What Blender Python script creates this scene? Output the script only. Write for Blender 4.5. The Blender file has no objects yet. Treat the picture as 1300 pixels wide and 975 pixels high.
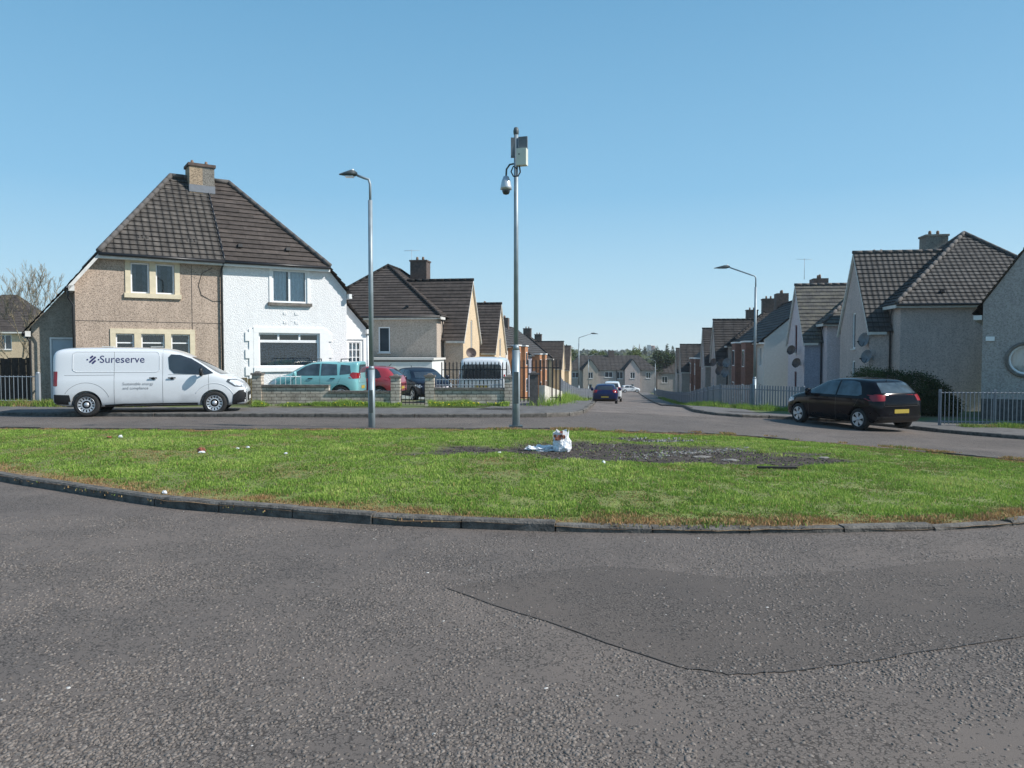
import bpy, bmesh, math, random
import numpy as np
from mathutils import Vector, Matrix, noise
from mathutils.bvhtree import BVHTree
R = math.radians
C = bpy.context.scene.collection
SC = bpy.context.scene
random.seed(7)

# ------------------------------------------------------------------ camera
cam = bpy.data.cameras.new('camera'); camo = bpy.data.objects.new('camera', cam); C.objects.link(camo)
cam.sensor_width = 36; cam.lens = 36*970/1300
cam.clip_start = .05; cam.clip_end = 8000
camo.location = (0, 0, 1.7)
camo.rotation_euler = (math.pi/2 - math.atan(38.5/970), 0, 0)
SC.camera = camo
# ------------------------------------------------------------------ sky and sun
SUN = Vector((.98, -.2, 0)).normalized(); EL = R(40)
wd = bpy.data.worlds.new('World'); SC.world = wd; wd.use_nodes = True
wn = wd.node_tree.nodes; wl = wd.node_tree.links
sk = wn.new('ShaderNodeTexSky'); sk.sky_type = 'NISHITA'; sk.sun_disc = False
sk.sun_elevation = EL; sk.sun_rotation = math.atan2(SUN.x, SUN.y)
sk.altitude = 0; sk.air_density = 1.0; sk.dust_density = .7; sk.ozone_density = 1.7
# the clear spring sky is paler and more cyan towards the horizon than the model alone gives
tcw = wn.new('ShaderNodeTexCoord'); sxw = wn.new('ShaderNodeSeparateXYZ'); wl.new(tcw.outputs['Generated'], sxw.inputs[0])
rw = wn.new('ShaderNodeValToRGB'); el_ = rw.color_ramp.elements
for i_, (p_, c_) in enumerate(((0, (4.0, 5.25, 5.8)), (.05, (2.8, 4.45, 5.5)), (.2, (1.42, 3.2, 4.75)), (.44, (.8, 2.25, 3.75)), (1, (.3, 1.15, 2.5)))):
    e_ = el_[i_] if i_ < 2 else el_.new(p_)
    e_.position = p_; e_.color = (*[v/6 for v in c_], 1)
wl.new(sxw.outputs[2], rw.inputs[0])
sc_ = wn.new('ShaderNodeVectorMath'); sc_.operation = 'SCALE'; sc_.inputs['Scale'].default_value = 6*1.13; wl.new(rw.outputs[0], sc_.inputs[0])
mw_ = wn.new('ShaderNodeMix'); mw_.data_type = 'RGBA'; mw_.inputs[0].default_value = .85
wl.new(sk.outputs[0], mw_.inputs[6]); wl.new(sc_.outputs[0], mw_.inputs[7])
wl.new(mw_.outputs[2], wn['Background'].inputs[0]); wn['Background'].inputs[1].default_value = .105
sl = bpy.data.lights.new('sun', 'SUN'); slo = bpy.data.objects.new('sun', sl); C.objects.link(slo)
sl.energy = 4.0; sl.angle = R(.53); sl.color = (1, .955, .89)
sd = Vector((SUN.x*math.cos(EL), SUN.y*math.cos(EL), math.sin(EL)))
slo.rotation_euler = sd.to_track_quat('Z', 'Y').to_euler()
SC.view_settings.view_transform = 'Standard'; SC.view_settings.look = 'None'
SC.view_settings.exposure = .55; SC.view_settings.gamma = 1
SC.view_settings.use_curve_mapping = False
SC.cycles.max_bounces = 6; SC.cycles.transparent_max_bounces = 8

# ------------------------------------------------------------------ materials
def nmat(name):
    m = bpy.data.materials.new(name); m.use_nodes = True
    nt = m.node_tree; return m, nt.nodes, nt.links, nt.nodes['Principled BSDF']
def node(ns, t, **k):
    n = ns.new(t)
    for a, v in k.items():
        if a in n.inputs: n.inputs[a].default_value = v
        else: setattr(n, a, v)
    return n
def ramp(ns, pts):
    r = ns.new('ShaderNodeValToRGB'); e = r.color_ramp.elements
    while len(e) < len(pts): e.new(.5)
    for i, (p, c) in enumerate(pts):
        e[i].position = p; e[i].color = (c, c, c, 1) if not hasattr(c, '__len__') else (*c, 1)
    return r
def c3(c): return (c[0], c[1], c[2], 1)
def plain(name, col, rough=.6, metal=0, coat=0, spec=.5, var=.12, scale=6, bump=0, bscale=40):
    m, ns, ls, b = nmat(name)
    tc = ns.new('ShaderNodeTexCoord')
    nz = node(ns, 'ShaderNodeTexNoise'); nz.inputs['Scale'].default_value = scale; nz.inputs['Detail'].default_value = 5
    ls.new(tc.outputs['Object'], nz.inputs['Vector'])
    r = ramp(ns, [(.3, [x*(1-var) for x in col]), (.7, [min(1, x*(1+var)) for x in col])])
    ls.new(nz.outputs['Fac'], r.inputs[0]); ls.new(r.outputs[0], b.inputs['Base Color'])
    b.inputs['Roughness'].default_value = rough; b.inputs['Metallic'].default_value = metal
    b.inputs['Coat Weight'].default_value = coat; b.inputs['Coat Roughness'].default_value = .06
    b.inputs['Specular IOR Level'].default_value = spec
    if bump:
        n2 = node(ns, 'ShaderNodeTexNoise'); n2.inputs['Scale'].default_value = bscale; n2.inputs['Detail'].default_value = 3
        ls.new(tc.outputs['Object'], n2.inputs['Vector'])
        bp = ns.new('ShaderNodeBump'); bp.inputs['Strength'].default_value = bump; bp.inputs['Distance'].default_value = .02
        ls.new(n2.outputs['Fac'], bp.inputs['Height']); ls.new(bp.outputs[0], b.inputs['Normal'])
    return m
def roughcast(name, col, dark=.55, scale=38, bump=.7, stain=.25, light=1.2):
    """pebbledash / harling: small stones, patchy weathering"""
    m, ns, ls, b = nmat(name)
    tc = ns.new('ShaderNodeTexCoord')
    v = node(ns, 'ShaderNodeTexVoronoi'); v.inputs['Scale'].default_value = scale
    ls.new(tc.outputs['Object'], v.inputs['Vector'])
    sep = ns.new('ShaderNodeSeparateColor'); ls.new(v.outputs['Color'], sep.inputs[0])
    r = ramp(ns, [(0, [x*dark for x in col]), (.35, col), (.8, [min(.9, x*light) for x in col])])
    ls.new(sep.outputs[0], r.inputs[0])
    n1 = node(ns, 'ShaderNodeTexNoise'); n1.inputs['Scale'].default_value = .9; n1.inputs['Detail'].default_value = 7; n1.inputs['Roughness'].default_value = .65
    mp = ns.new('ShaderNodeMapping'); mp.inputs['Scale'].default_value = (2.6, 2.6, .55)
    ls.new(tc.outputs['Object'], mp.inputs['Vector']); ls.new(mp.outputs[0], n1.inputs['Vector'])
    r2 = ramp(ns, [(.3, 1-stain), (.65, 1.0)]); ls.new(n1.outputs['Fac'], r2.inputs[0])
    mx = ns.new('ShaderNodeMix'); mx.data_type = 'RGBA'; mx.blend_type = 'MULTIPLY'; mx.inputs[0].default_value = 1
    ls.new(r.outputs[0], mx.inputs[6]); ls.new(r2.outputs[0], mx.inputs[7]); ls.new(mx.outputs[2], b.inputs['Base Color'])
    b.inputs['Roughness'].default_value = .92; b.inputs['Specular IOR Level'].default_value = .2
    n3 = node(ns, 'ShaderNodeTexNoise'); n3.inputs['Scale'].default_value = scale*.7; n3.inputs['Detail'].default_value = 4
    ls.new(tc.outputs['Object'], n3.inputs['Vector'])
    bp = ns.new('ShaderNodeBump'); bp.inputs['Strength'].default_value = bump; bp.inputs['Distance'].default_value = .03
    ls.new(n3.outputs['Fac'], bp.inputs['Height'])
    bp2 = ns.new('ShaderNodeBump'); bp2.inputs['Strength'].default_value = bump; bp2.inputs['Distance'].default_value = .012
    bp2.invert = True
    ls.new(v.outputs['Distance'], bp2.inputs['Height']); ls.new(bp.outputs[0], bp2.inputs['Normal'])
    ls.new(bp2.outputs[0], b.inputs['Normal'])
    return m
def tiles(name, col, tw=.33, th=.34, profile=.5, moss=None, flat=False):
    """roof tiles, UV in metres (x along the course, y up the slope)"""
    m, ns, ls, b = nmat(name)
    uv = ns.new('ShaderNodeUVMap')
    br = ns.new('ShaderNodeTexBrick'); br.offset = .5 if flat else 0
    br.inputs['Scale'].default_value = 1; br.inputs['Brick Width'].default_value = tw; br.inputs['Row Height'].default_value = th
    br.inputs['Mortar Size'].default_value = .008 if flat else .02; br.inputs['Mortar Smooth'].default_value = .3
    br.inputs['Color1'].default_value = c3([x*.78 for x in col]); br.inputs['Color2'].default_value = c3([min(1, x*1.25) for x in col])
    br.inputs['Mortar'].default_value = c3([x*.35 for x in col]); br.inputs['Bias'].default_value = 0
    ls.new(uv.outputs[0], br.inputs['Vector'])
    n1 = node(ns, 'ShaderNodeTexNoise'); n1.inputs['Scale'].default_value = 3.5; n1.inputs['Detail'].default_value = 8; n1.inputs['Roughness'].default_value = .7
    ls.new(uv.outputs[0], n1.inputs['Vector'])
    r = ramp(ns, [(.3, .6), (.7, 1.35)]); ls.new(n1.outputs['Fac'], r.inputs[0])
    mx = ns.new('ShaderNodeMix'); mx.data_type = 'RGBA'; mx.blend_type = 'MULTIPLY'; mx.inputs[0].default_value = 1
    ls.new(br.outputs['Color'], mx.inputs[6]); ls.new(r.outputs[0], mx.inputs[7])
    out = mx.outputs[2]
    if moss:
        n2 = node(ns, 'ShaderNodeTexNoise'); n2.inputs['Scale'].default_value = 2.2; n2.inputs['Detail'].default_value = 9; n2.inputs['Roughness'].default_value = .75
        ls.new(uv.outputs[0], n2.inputs['Vector'])
        r3 = ramp(ns, [(.46, 0), (.6, 1)]); ls.new(n2.outputs['Fac'], r3.inputs[0])
        m2 = ns.new('ShaderNodeMix'); m2.data_type = 'RGBA'; ls.new(r3.outputs[0], m2.inputs[0])
        ls.new(out, m2.inputs[6]); m2.inputs[7].default_value = c3(moss); out = m2.outputs[2]
    ls.new(out, b.inputs['Base Color'])
    b.inputs['Roughness'].default_value = .8; b.inputs['Specular IOR Level'].default_value = .3
    if profile:
        sx = ns.new('ShaderNodeSeparateXYZ'); ls.new(uv.outputs[0], sx.inputs[0])
        mm = node(ns, 'ShaderNodeMath', operation='MULTIPLY'); mm.inputs[1].default_value = 2*math.pi/tw
        ls.new(sx.outputs[0], mm.inputs[0])
        s = node(ns, 'ShaderNodeMath', operation='SINE'); ls.new(mm.outputs[0], s.inputs[0])
        bp = ns.new('ShaderNodeBump'); bp.inputs['Strength'].default_value = profile; bp.inputs['Distance'].default_value = .05
        ls.new(s.outputs[0], bp.inputs['Height'])
        ls.new(bp.outputs[0], b.inputs['Normal'])
    return m
def bricks(name, c1, c2, mortar, w=.42, h=.14, bump=.6, stain=None):
    m, ns, ls, b = nmat(name)
    uv = ns.new('ShaderNodeUVMap')
    br = ns.new('ShaderNodeTexBrick'); br.inputs['Scale'].default_value = 1
    br.inputs['Brick Width'].default_value = w; br.inputs['Row Height'].default_value = h
    br.inputs['Mortar Size'].default_value = .011; br.inputs['Mortar Smooth'].default_value = .2
    br.inputs['Color1'].default_value = c3(c1); br.inputs['Color2'].default_value = c3(c2); br.inputs['Mortar'].default_value = c3(mortar)
    ls.new(uv.outputs[0], br.inputs['Vector'])
    n1 = node(ns, 'ShaderNodeTexNoise'); n1.inputs['Scale'].default_value = 2.4; n1.inputs['Detail'].default_value = 8; n1.inputs['Roughness'].default_value = .7
    ls.new(uv.outputs[0], n1.inputs['Vector'])
    r = ramp(ns, [(.42, (1, 1, 1)), (.66, stain or (.45, .42, .4))]); ls.new(n1.outputs['Fac'], r.inputs[0])
    mx = ns.new('ShaderNodeMix'); mx.data_type = 'RGBA'; mx.blend_type = 'MULTIPLY'; mx.inputs[0].default_value = 1
    ls.new(br.outputs['Color'], mx.inputs[6]); ls.new(r.outputs[0], mx.inputs[7]); ls.new(mx.outputs[2], b.inputs['Base Color'])
    b.inputs['Roughness'].default_value = .9
    bp = ns.new('ShaderNodeBump'); bp.inputs['Strength'].default_value = bump; bp.inputs['Distance'].default_value = .012; bp.invert = True
    ls.new(br.outputs['Fac'], bp.inputs['Height']); ls.new(bp.outputs[0], b.inputs['Normal'])
    return m
def glass(name, tint=(.75, .8, .8), ior=1.5):
    m, ns, ls, b = nmat(name)
    fr = ns.new('ShaderNodeFresnel'); fr.inputs[0].default_value = ior
    ml = node(ns, 'ShaderNodeMath', operation='MULTIPLY_ADD'); ml.inputs[1].default_value = 1.6; ml.inputs[2].default_value = .04
    ls.new(fr.outputs[0], ml.inputs[0])
    t = ns.new('ShaderNodeBsdfTransparent'); t.inputs[0].default_value = c3(tint)
    g = ns.new('ShaderNodeBsdfGlossy'); g.inputs['Roughness'].default_value = .02
    mx = ns.new('ShaderNodeMixShader'); ls.new(ml.outputs[0], mx.inputs[0]); ls.new(t.outputs[0], mx.inputs[1]); ls.new(g.outputs[0], mx.inputs[2])
    ls.new(mx.outputs[0], ns['Material Output'].inputs[0]); return m
def asphalt(name, base=(.147, .123, .107), chip=(.197, .169, .148), cover=.5, scale=62, bump=1.0):
    m, ns, ls, b = nmat(name)
    tc = ns.new('ShaderNodeTexCoord')
    def vor(sc, stretch=1):
        mp = ns.new('ShaderNodeMapping'); mp.inputs['Scale'].default_value = (1, stretch, 1); ls.new(tc.outputs['Object'], mp.inputs[0])
        nz = node(ns, 'ShaderNodeTexNoise'); nz.inputs['Scale'].default_value = sc*.7; nz.inputs['Detail'].default_value = 1; ls.new(mp.outputs[0], nz.inputs['Vector'])
        av = node(ns, 'ShaderNodeVectorMath', operation='MULTIPLY_ADD'); av.inputs[1].default_value = (.8/sc,)*3
        ls.new(nz.outputs['Color'], av.inputs[0]); ls.new(mp.outputs[0], av.inputs[2])
        v = node(ns, 'ShaderNodeTexVoronoi'); v.inputs['Scale'].default_value = sc; v.inputs['Randomness'].default_value = 1
        ls.new(av.outputs[0], v.inputs['Vector']); return v
    def noi(sc, det=5, ro=.6):
        nz = node(ns, 'ShaderNodeTexNoise'); nz.inputs['Scale'].default_value = sc; nz.inputs['Detail'].default_value = det; nz.inputs['Roughness'].default_value = ro
        ls.new(tc.outputs['Object'], nz.inputs['Vector']); return nz
    v = vor(scale); sep = ns.new('ShaderNodeSeparateColor'); ls.new(v.outputs['Color'], sep.inputs[0])
    # where chips stand proud: random per chip + clustered by noise
    nc = noi(1.1, 4, .65)
    add = node(ns, 'ShaderNodeMath', operation='MULTIPLY_ADD'); add.inputs[1].default_value = 2.6; add.inputs[2].default_value = -1.3
    ls.new(nc.outputs['Fac'], add.inputs[0])
    s2 = node(ns, 'ShaderNodeMath', operation='ADD'); ls.new(sep.outputs[0], s2.inputs[0]); ls.new(add.outputs[0], s2.inputs[1])
    pres = ramp(ns, [(1-cover-.04, 0), (1-cover+.04, 1)]); ls.new(s2.outputs[0], pres.inputs[0])
    shp = ramp(ns, [(.42, 1), (.52, 0)]); shp.color_ramp.interpolation = 'EASE'
    ls.new(v.outputs['Distance'], shp.inputs[0])
    hm = node(ns, 'ShaderNodeMath', operation='MULTIPLY'); ls.new(pres.outputs[0], hm.inputs[0]); ls.new(shp.outputs[0], hm.inputs[1])
    # height per chip varies
    hv = node(ns, 'ShaderNodeMath', operation='MULTIPLY_ADD'); hv.inputs[1].default_value = .7; hv.inputs[2].default_value = .4; ls.new(sep.outputs[1], hv.inputs[0])
    hh = node(ns, 'ShaderNodeMath', operation='MULTIPLY'); ls.new(hm.outputs[0], hh.inputs[0]); ls.new(hv.outputs[0], hh.inputs[1])
    # gaps next to chips are dark tarry joints
    gap = ramp(ns, [(.5, 0), (.62, 1)]); ls.new(v.outputs['Distance'], gap.inputs[0])
    gm = node(ns, 'ShaderNodeMath', operation='MULTIPLY'); ls.new(gap.outputs[0], gm.inputs[0]); ls.new(pres.outputs[0], gm.inputs[1])
    fine = noi(240, 3, .7); r1 = ramp(ns, [(.3, [x*.78 for x in base]), (.7, [x*1.2 for x in base])]); ls.new(fine.outputs['Fac'], r1.inputs[0])
    ch = ns.new('ShaderNodeMix'); ch.data_type = 'RGBA'; ls.new(sep.outputs[2], ch.inputs[0])
    ch.inputs[6].default_value = c3([x*.62 for x in chip]); ch.inputs[7].default_value = c3([x*1.15 for x in chip])
    mx = ns.new('ShaderNodeMix'); mx.data_type = 'RGBA'; ls.new(hm.outputs[0], mx.inputs[0]); ls.new(r1.outputs[0], mx.inputs[6]); ls.new(ch.outputs[2], mx.inputs[7])
    mg = ns.new('ShaderNodeMix'); mg.data_type = 'RGBA'; ls.new(gm.outputs[0], mg.inputs[0]); ls.new(mx.outputs[2], mg.inputs[6]); mg.inputs[7].default_value = c3([x*.4 for x in base])
    # rare bright quartz chips
    wh = ramp(ns, [(.9985, 0), (.9992, 1)]); ls.new(sep.outputs[1], wh.inputs[0])
    wm = node(ns, 'ShaderNodeMath', operation='MULTIPLY'); ls.new(wh.outputs[0], wm.inputs[0]); ls.new(hm.outputs[0], wm.inputs[1])
    mw = ns.new('ShaderNodeMix'); mw.data_type = 'RGBA'; ls.new(wm.outputs[0], mw.inputs[0]); ls.new(mg.outputs[2], mw.inputs[6]); mw.inputs[7].default_value = (.55, .54, .5, 1)
    big = noi(.35, 6, .62); r4 = ramp(ns, [(.3, (.80, .81, .83)), (.7, (1.16, 1.14, 1.12))]); ls.new(big.outputs['Fac'], r4.inputs[0])
    m4 = ns.new('ShaderNodeMix'); m4.data_type = 'RGBA'; m4.blend_type = 'MULTIPLY'; m4.inputs[0].default_value = 1
    ls.new(mw.outputs[2], m4.inputs[6]); ls.new(r4.outputs[0], m4.inputs[7]); ls.new(m4.outputs[2], b.inputs['Base Color'])
    b.inputs['Roughness'].default_value = .82; b.inputs['Specular IOR Level'].default_value = .35
    bp = ns.new('ShaderNodeBump'); bp.inputs['Strength'].default_value = bump; bp.inputs['Distance'].default_value = .007
    ls.new(hh.outputs[0], bp.inputs['Height'])
    b2 = ns.new('ShaderNodeBump'); b2.inputs['Strength'].default_value = .8; b2.inputs['Distance'].default_value = .004
    ls.new(fine.outputs['Fac'], b2.inputs['Height']); ls.new(bp.outputs[0], b2.inputs['Normal']); ls.new(b2.outputs[0], b.inputs['Normal'])
    return m
def attr_mat(name, cols, attr='tone', rough=.8, trans=0.0):
    """colour picked per blade / leaf from a random attribute"""
    m, ns, ls, b = nmat(name)
    a = ns.new('ShaderNodeAttribute'); a.attribute_name = attr
    r = ramp(ns, cols); ls.new(a.outputs['Fac'], r.inputs[0]); ls.new(r.outputs[0], b.inputs['Base Color'])
    b.inputs['Roughness'].default_value = rough; b.inputs['Specular IOR Level'].default_value = .25
    if trans:
        t = ns.new('ShaderNodeBsdfTranslucent'); ls.new(r.outputs[0], t.inputs[0])
        mx = ns.new('ShaderNodeMixShader'); mx.inputs[0].default_value = trans
        ls.new(b.outputs[0], mx.inputs[1]); ls.new(t.outputs[0], mx.inputs[2]); ls.new(mx.outputs[0], ns['Material Output'].inputs[0])
    return m
def paint(name, col, metal=0, rough=.32):
    if max(col) < .02: rough = .1; metal = 0
    m, ns, ls, b = nmat(name)
    tc = ns.new('ShaderNodeTexCoord'); n1 = node(ns, 'ShaderNodeTexNoise'); n1.inputs['Scale'].default_value = 2.2; n1.inputs['Detail'].default_value = 6
    ls.new(tc.outputs['Object'], n1.inputs['Vector'])
    sx = ns.new('ShaderNodeSeparateXYZ'); ls.new(tc.outputs['Object'], sx.inputs[0])
    # road dirt: thrown up over the sills, breaking up with noise
    ad = node(ns, 'ShaderNodeMath', operation='MULTIPLY_ADD'); ad.inputs[1].default_value = .7; ls.new(n1.outputs['Fac'], ad.inputs[0]); ls.new(sx.outputs[2], ad.inputs[2])
    r = ramp(ns, [(.5, [x*.6+.012 for x in col]), (.95, col)]); ls.new(ad.outputs[0], r.inputs[0]); ls.new(r.outputs[0], b.inputs['Base Color'])
    b.inputs['Metallic'].default_value = metal; b.inputs['Roughness'].default_value = rough
    b.inputs['Coat Weight'].default_value = .8 if max(col) > .1 else 0; b.inputs['Specular IOR Level'].default_value = .5 if max(col) > .02 else .22; b.inputs['Coat Roughness'].default_value = .08
    return m
M = {}
M['asphalt'] = asphalt('worn asphalt')
M['patch'] = asphalt('newer asphalt patch', base=(.113, .094, .081), chip=(.15, .128, .112), cover=.42, scale=70, bump=.7)
M['street'] = asphalt('street asphalt', base=(.18, .151, .132), chip=(.205, .174, .153), cover=.3)
M['footway'] = plain('footway tarmac', (.12, .113, .108), .9, var=.25, scale=3, bump=.4, bscale=90)
M['kerb'] = plain('weathered kerb concrete', (.11, .10, .088), .9, var=.5, scale=9, bump=.8, bscale=40)
M['tan'] = roughcast('tan pebbledash', (.45, .355, .285), dark=.5, scale=42, stain=.25, bump=.5)
M['whitewall'] = roughcast('white painted roughcast', (.78, .78, .78), dark=.9, scale=34, bump=.7, stain=.08, light=1.03)
M['beige'] = roughcast('beige roughcast', (.45, .38, .32), dark=.8, scale=25, bump=.4, stain=.15)
M['cream'] = roughcast('cream roughcast', (.60, .47, .32), dark=.85, scale=25, bump=.35, stain=.1)
M['greywall'] = roughcast('grey roughcast', (.36, .33, .31), dark=.8, scale=25, bump=.4, stain=.2)
M['lilac'] = roughcast('pale lilac render', (.58, .51, .53), dark=.9, scale=25, bump=.3, stain=.12)
M['bluegrey'] = roughcast('blue grey render', (.30, .31, .38), dark=.9, scale=25, bump=.3, stain=.12)
M['pinkwall'] = roughcast('pinkish beige roughcast', (.50, .42, .39), dark=.8, scale=25, bump=.4, stain=.18)
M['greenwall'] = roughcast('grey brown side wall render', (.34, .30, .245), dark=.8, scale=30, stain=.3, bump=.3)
M['panelw'] = plain('pale rendered panel', (.62, .60, .57), .85, var=.06)
M['orange'] = bricks('orange brown cladding', (.50, .24, .11), (.42, .19, .09), (.3, .16, .1), .3, .1, .3, (.8, .75, .7))
M['redclad'] = bricks('red brown cladding', (.27, .13, .095), (.22, .11, .085), (.2, .1, .08), .3, .1, .3, (.8, .75, .7))
M['stone'] = plain('cream window surround', (.62, .54, .39), .8, var=.1, scale=5)
M['whitep'] = plain('white painted wood', (.78, .78, .77), .45, var=.04)
M['pvc'] = plain('white plastic window frame', (.82, .83, .84), .35, var=.03)
M['mauve'] = plain('maroon paint', (.16, .035, .04), .5)
M['red'] = plain('red paint', (.42, .03, .025), .5)
M['redbrick'] = bricks('red brick', (.40, .13, .075), (.33, .10, .06), (.3, .2, .16), .23, .075)
M['rooftan'] = tiles('dark grey pantiles', (.085, .076, .068), .25, .25, .4)
M['roofbrown'] = tiles('brown slab tiles', (.072, .059, .052), 1.0, .25, .0, flat=True)
M['roofdark'] = tiles('dark roof tiles', (.055, .05, .048), .9, .33, .25)
M['roofmoss'] = tiles('mossy slates', (.10, .097, .092), .3, .25, .0, moss=(.15, .14, .11), flat=True)
M['roofgrey'] = tiles('grey pantiles', (.075, .072, .069), .26, .27, .3)
M['ridge'] = plain('grey ridge tiles', (.10, .092, .087), .85, var=.2, bump=.3)
M['fascia'] = plain('pale fascia board', (.62, .61, .58), .6)
M['gutter'] = plain('black gutter plastic', (.018, .018, .02), .4)
M['chimney'] = roughcast('chimney roughcast', (.40, .31, .22), dark=.5, scale=30, stain=.35)
M['chimgrey'] = roughcast('grey chimney render', (.24, .225, .2), dark=.6, scale=30, stain=.35)
M['chimdark'] = plain('dark chimney brick', (.10, .075, .065), .9, var=.3)
M['lead'] = plain('lead flashing', (.16, .175, .2), .55)
M['pot'] = plain('chimney pot clay', (.2, .13, .09), .8)
M['glass'] = glass('window glass', (.86, .9, .92))
M['darkglass'] = plain('dark reflecting glass', (.03, .038, .048), .05, var=.25, scale=2, spec=.8)
M['curtain'] = plain('pale blue curtain', (.68, .78, .84), .9, var=.1, scale=12)
M['lace'] = plain('patterned lace curtain', (.13, .16, .22), .9, var=.85, scale=22)
M['carglass'] = plain('tinted car glass', (.05, .07, .085), .05, var=.5, scale=3, spec=.8)
M['net'] = plain('dim net curtain', (.07, .08, .1), .9, var=.5, scale=9)
M['soil'] = plain('dark brown soil', (.075, .055, .042), .95, var=.4, scale=30)
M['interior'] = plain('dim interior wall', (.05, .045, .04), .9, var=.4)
M['blockwall'] = bricks('pale garden wall blocks', (.64, .56, .46), (.52, .46, .38), (.24, .21, .18), .32, .105, 1.0)
M['coping'] = plain('dark coping stone', (.15, .135, .12), .9, var=.35, scale=8, bump=.5)
M['pierdark'] = plain('dark grey stone pier', (.085, .08, .078), .9, var=.3, scale=8, bump=.5)
M['render'] = plain('off white render', (.55, .52, .46), .9, var=.15, scale=4, bump=.4)
M['galv'] = plain('galvanised steel', (.36, .39, .42), .5, metal=.3, var=.1)
M['pole'] = plain('galvanised pole steel', (.27, .32, .35), .5, metal=.35, var=.15, scale=4)
M['poledark'] = plain('grey green column paint', (.065, .08, .085), .55, var=.2)
M['slabgrey'] = plain('dull slab concrete', (.2, .19, .175), .9, var=.3, scale=20)
M['black'] = plain('black plastic', (.012, .012, .014), .45)
M['blackiron'] = plain('black iron', (.02, .02, .022), .5)
M['woodd'] = plain('dark brown timber', (.045, .03, .024), .85, var=.4, scale=10)
M['woodl'] = plain('weathered yellow timber', (.30, .22, .11), .85, var=.35, scale=12)
M['fencegrey'] = plain('grey fence paint', (.19, .21, .24), .7, var=.12)
M['box'] = plain('cream steel cabinet', (.62, .62, .52), .5, var=.05)
M['alu'] = plain('pale aluminium', (.55, .57, .6), .35, metal=.5)
M['rubber'] = plain('tyre rubber', (.018, .018, .018), .85, bump=.2)
M['doorblue'] = plain('pale blue grey door', (.42, .5, .56), .5, var=.05)
M['dish'] = plain('dull brown dish', (.085, .06, .055), .6, var=.3)
M['dishgrey'] = plain('grey dish', (.13, .145, .16), .6, var=.25)
M['litter'] = plain('white plastic litter', (.72, .74, .78), .45, var=.12, scale=18)
M['litterred'] = plain('brown stained card', (.33, .12, .07), .7, var=.4, scale=20)
M['ash'] = plain('pale ash debris', (.23, .225, .215), .9, var=.3, scale=20)
M['char'] = plain('charred debris', (.025, .022, .02), .9, var=.4, scale=20)
M['lampred'] = plain('red tail lamp', (.26, .01, .013), .15, spec=.8)
M['lampclear'] = plain('clear headlamp', (.62, .66, .7), .1, spec=.9, var=.35, scale=14)
M['lampdark'] = plain('dark headlamp housing', (.09, .1, .11), .2)
M['yellow'] = plain('yellow number plate', (.42, .31, .05), .4)
M['platew'] = plain('white number plate', (.7, .7, .68), .4)
M['navytext'] = plain('navy lettering', (.03, .025, .11), .4)
M['greytext'] = plain('grey lettering', (.24, .25, .27), .4)
M['seam'] = plain('dark seam', (.066, .06, .056), .6)
M['bin'] = plain('green wheelie bin', (.03, .08, .06), .5)
M['bark'] = plain('bark', (.09, .07, .05), .9, var=.3, scale=10)
M['barkpale'] = plain('pale bark', (.30, .25, .17), .9, var=.3, scale=10)
M['dand'] = plain('dandelion yellow', (.75, .6, .02), .7)

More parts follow.
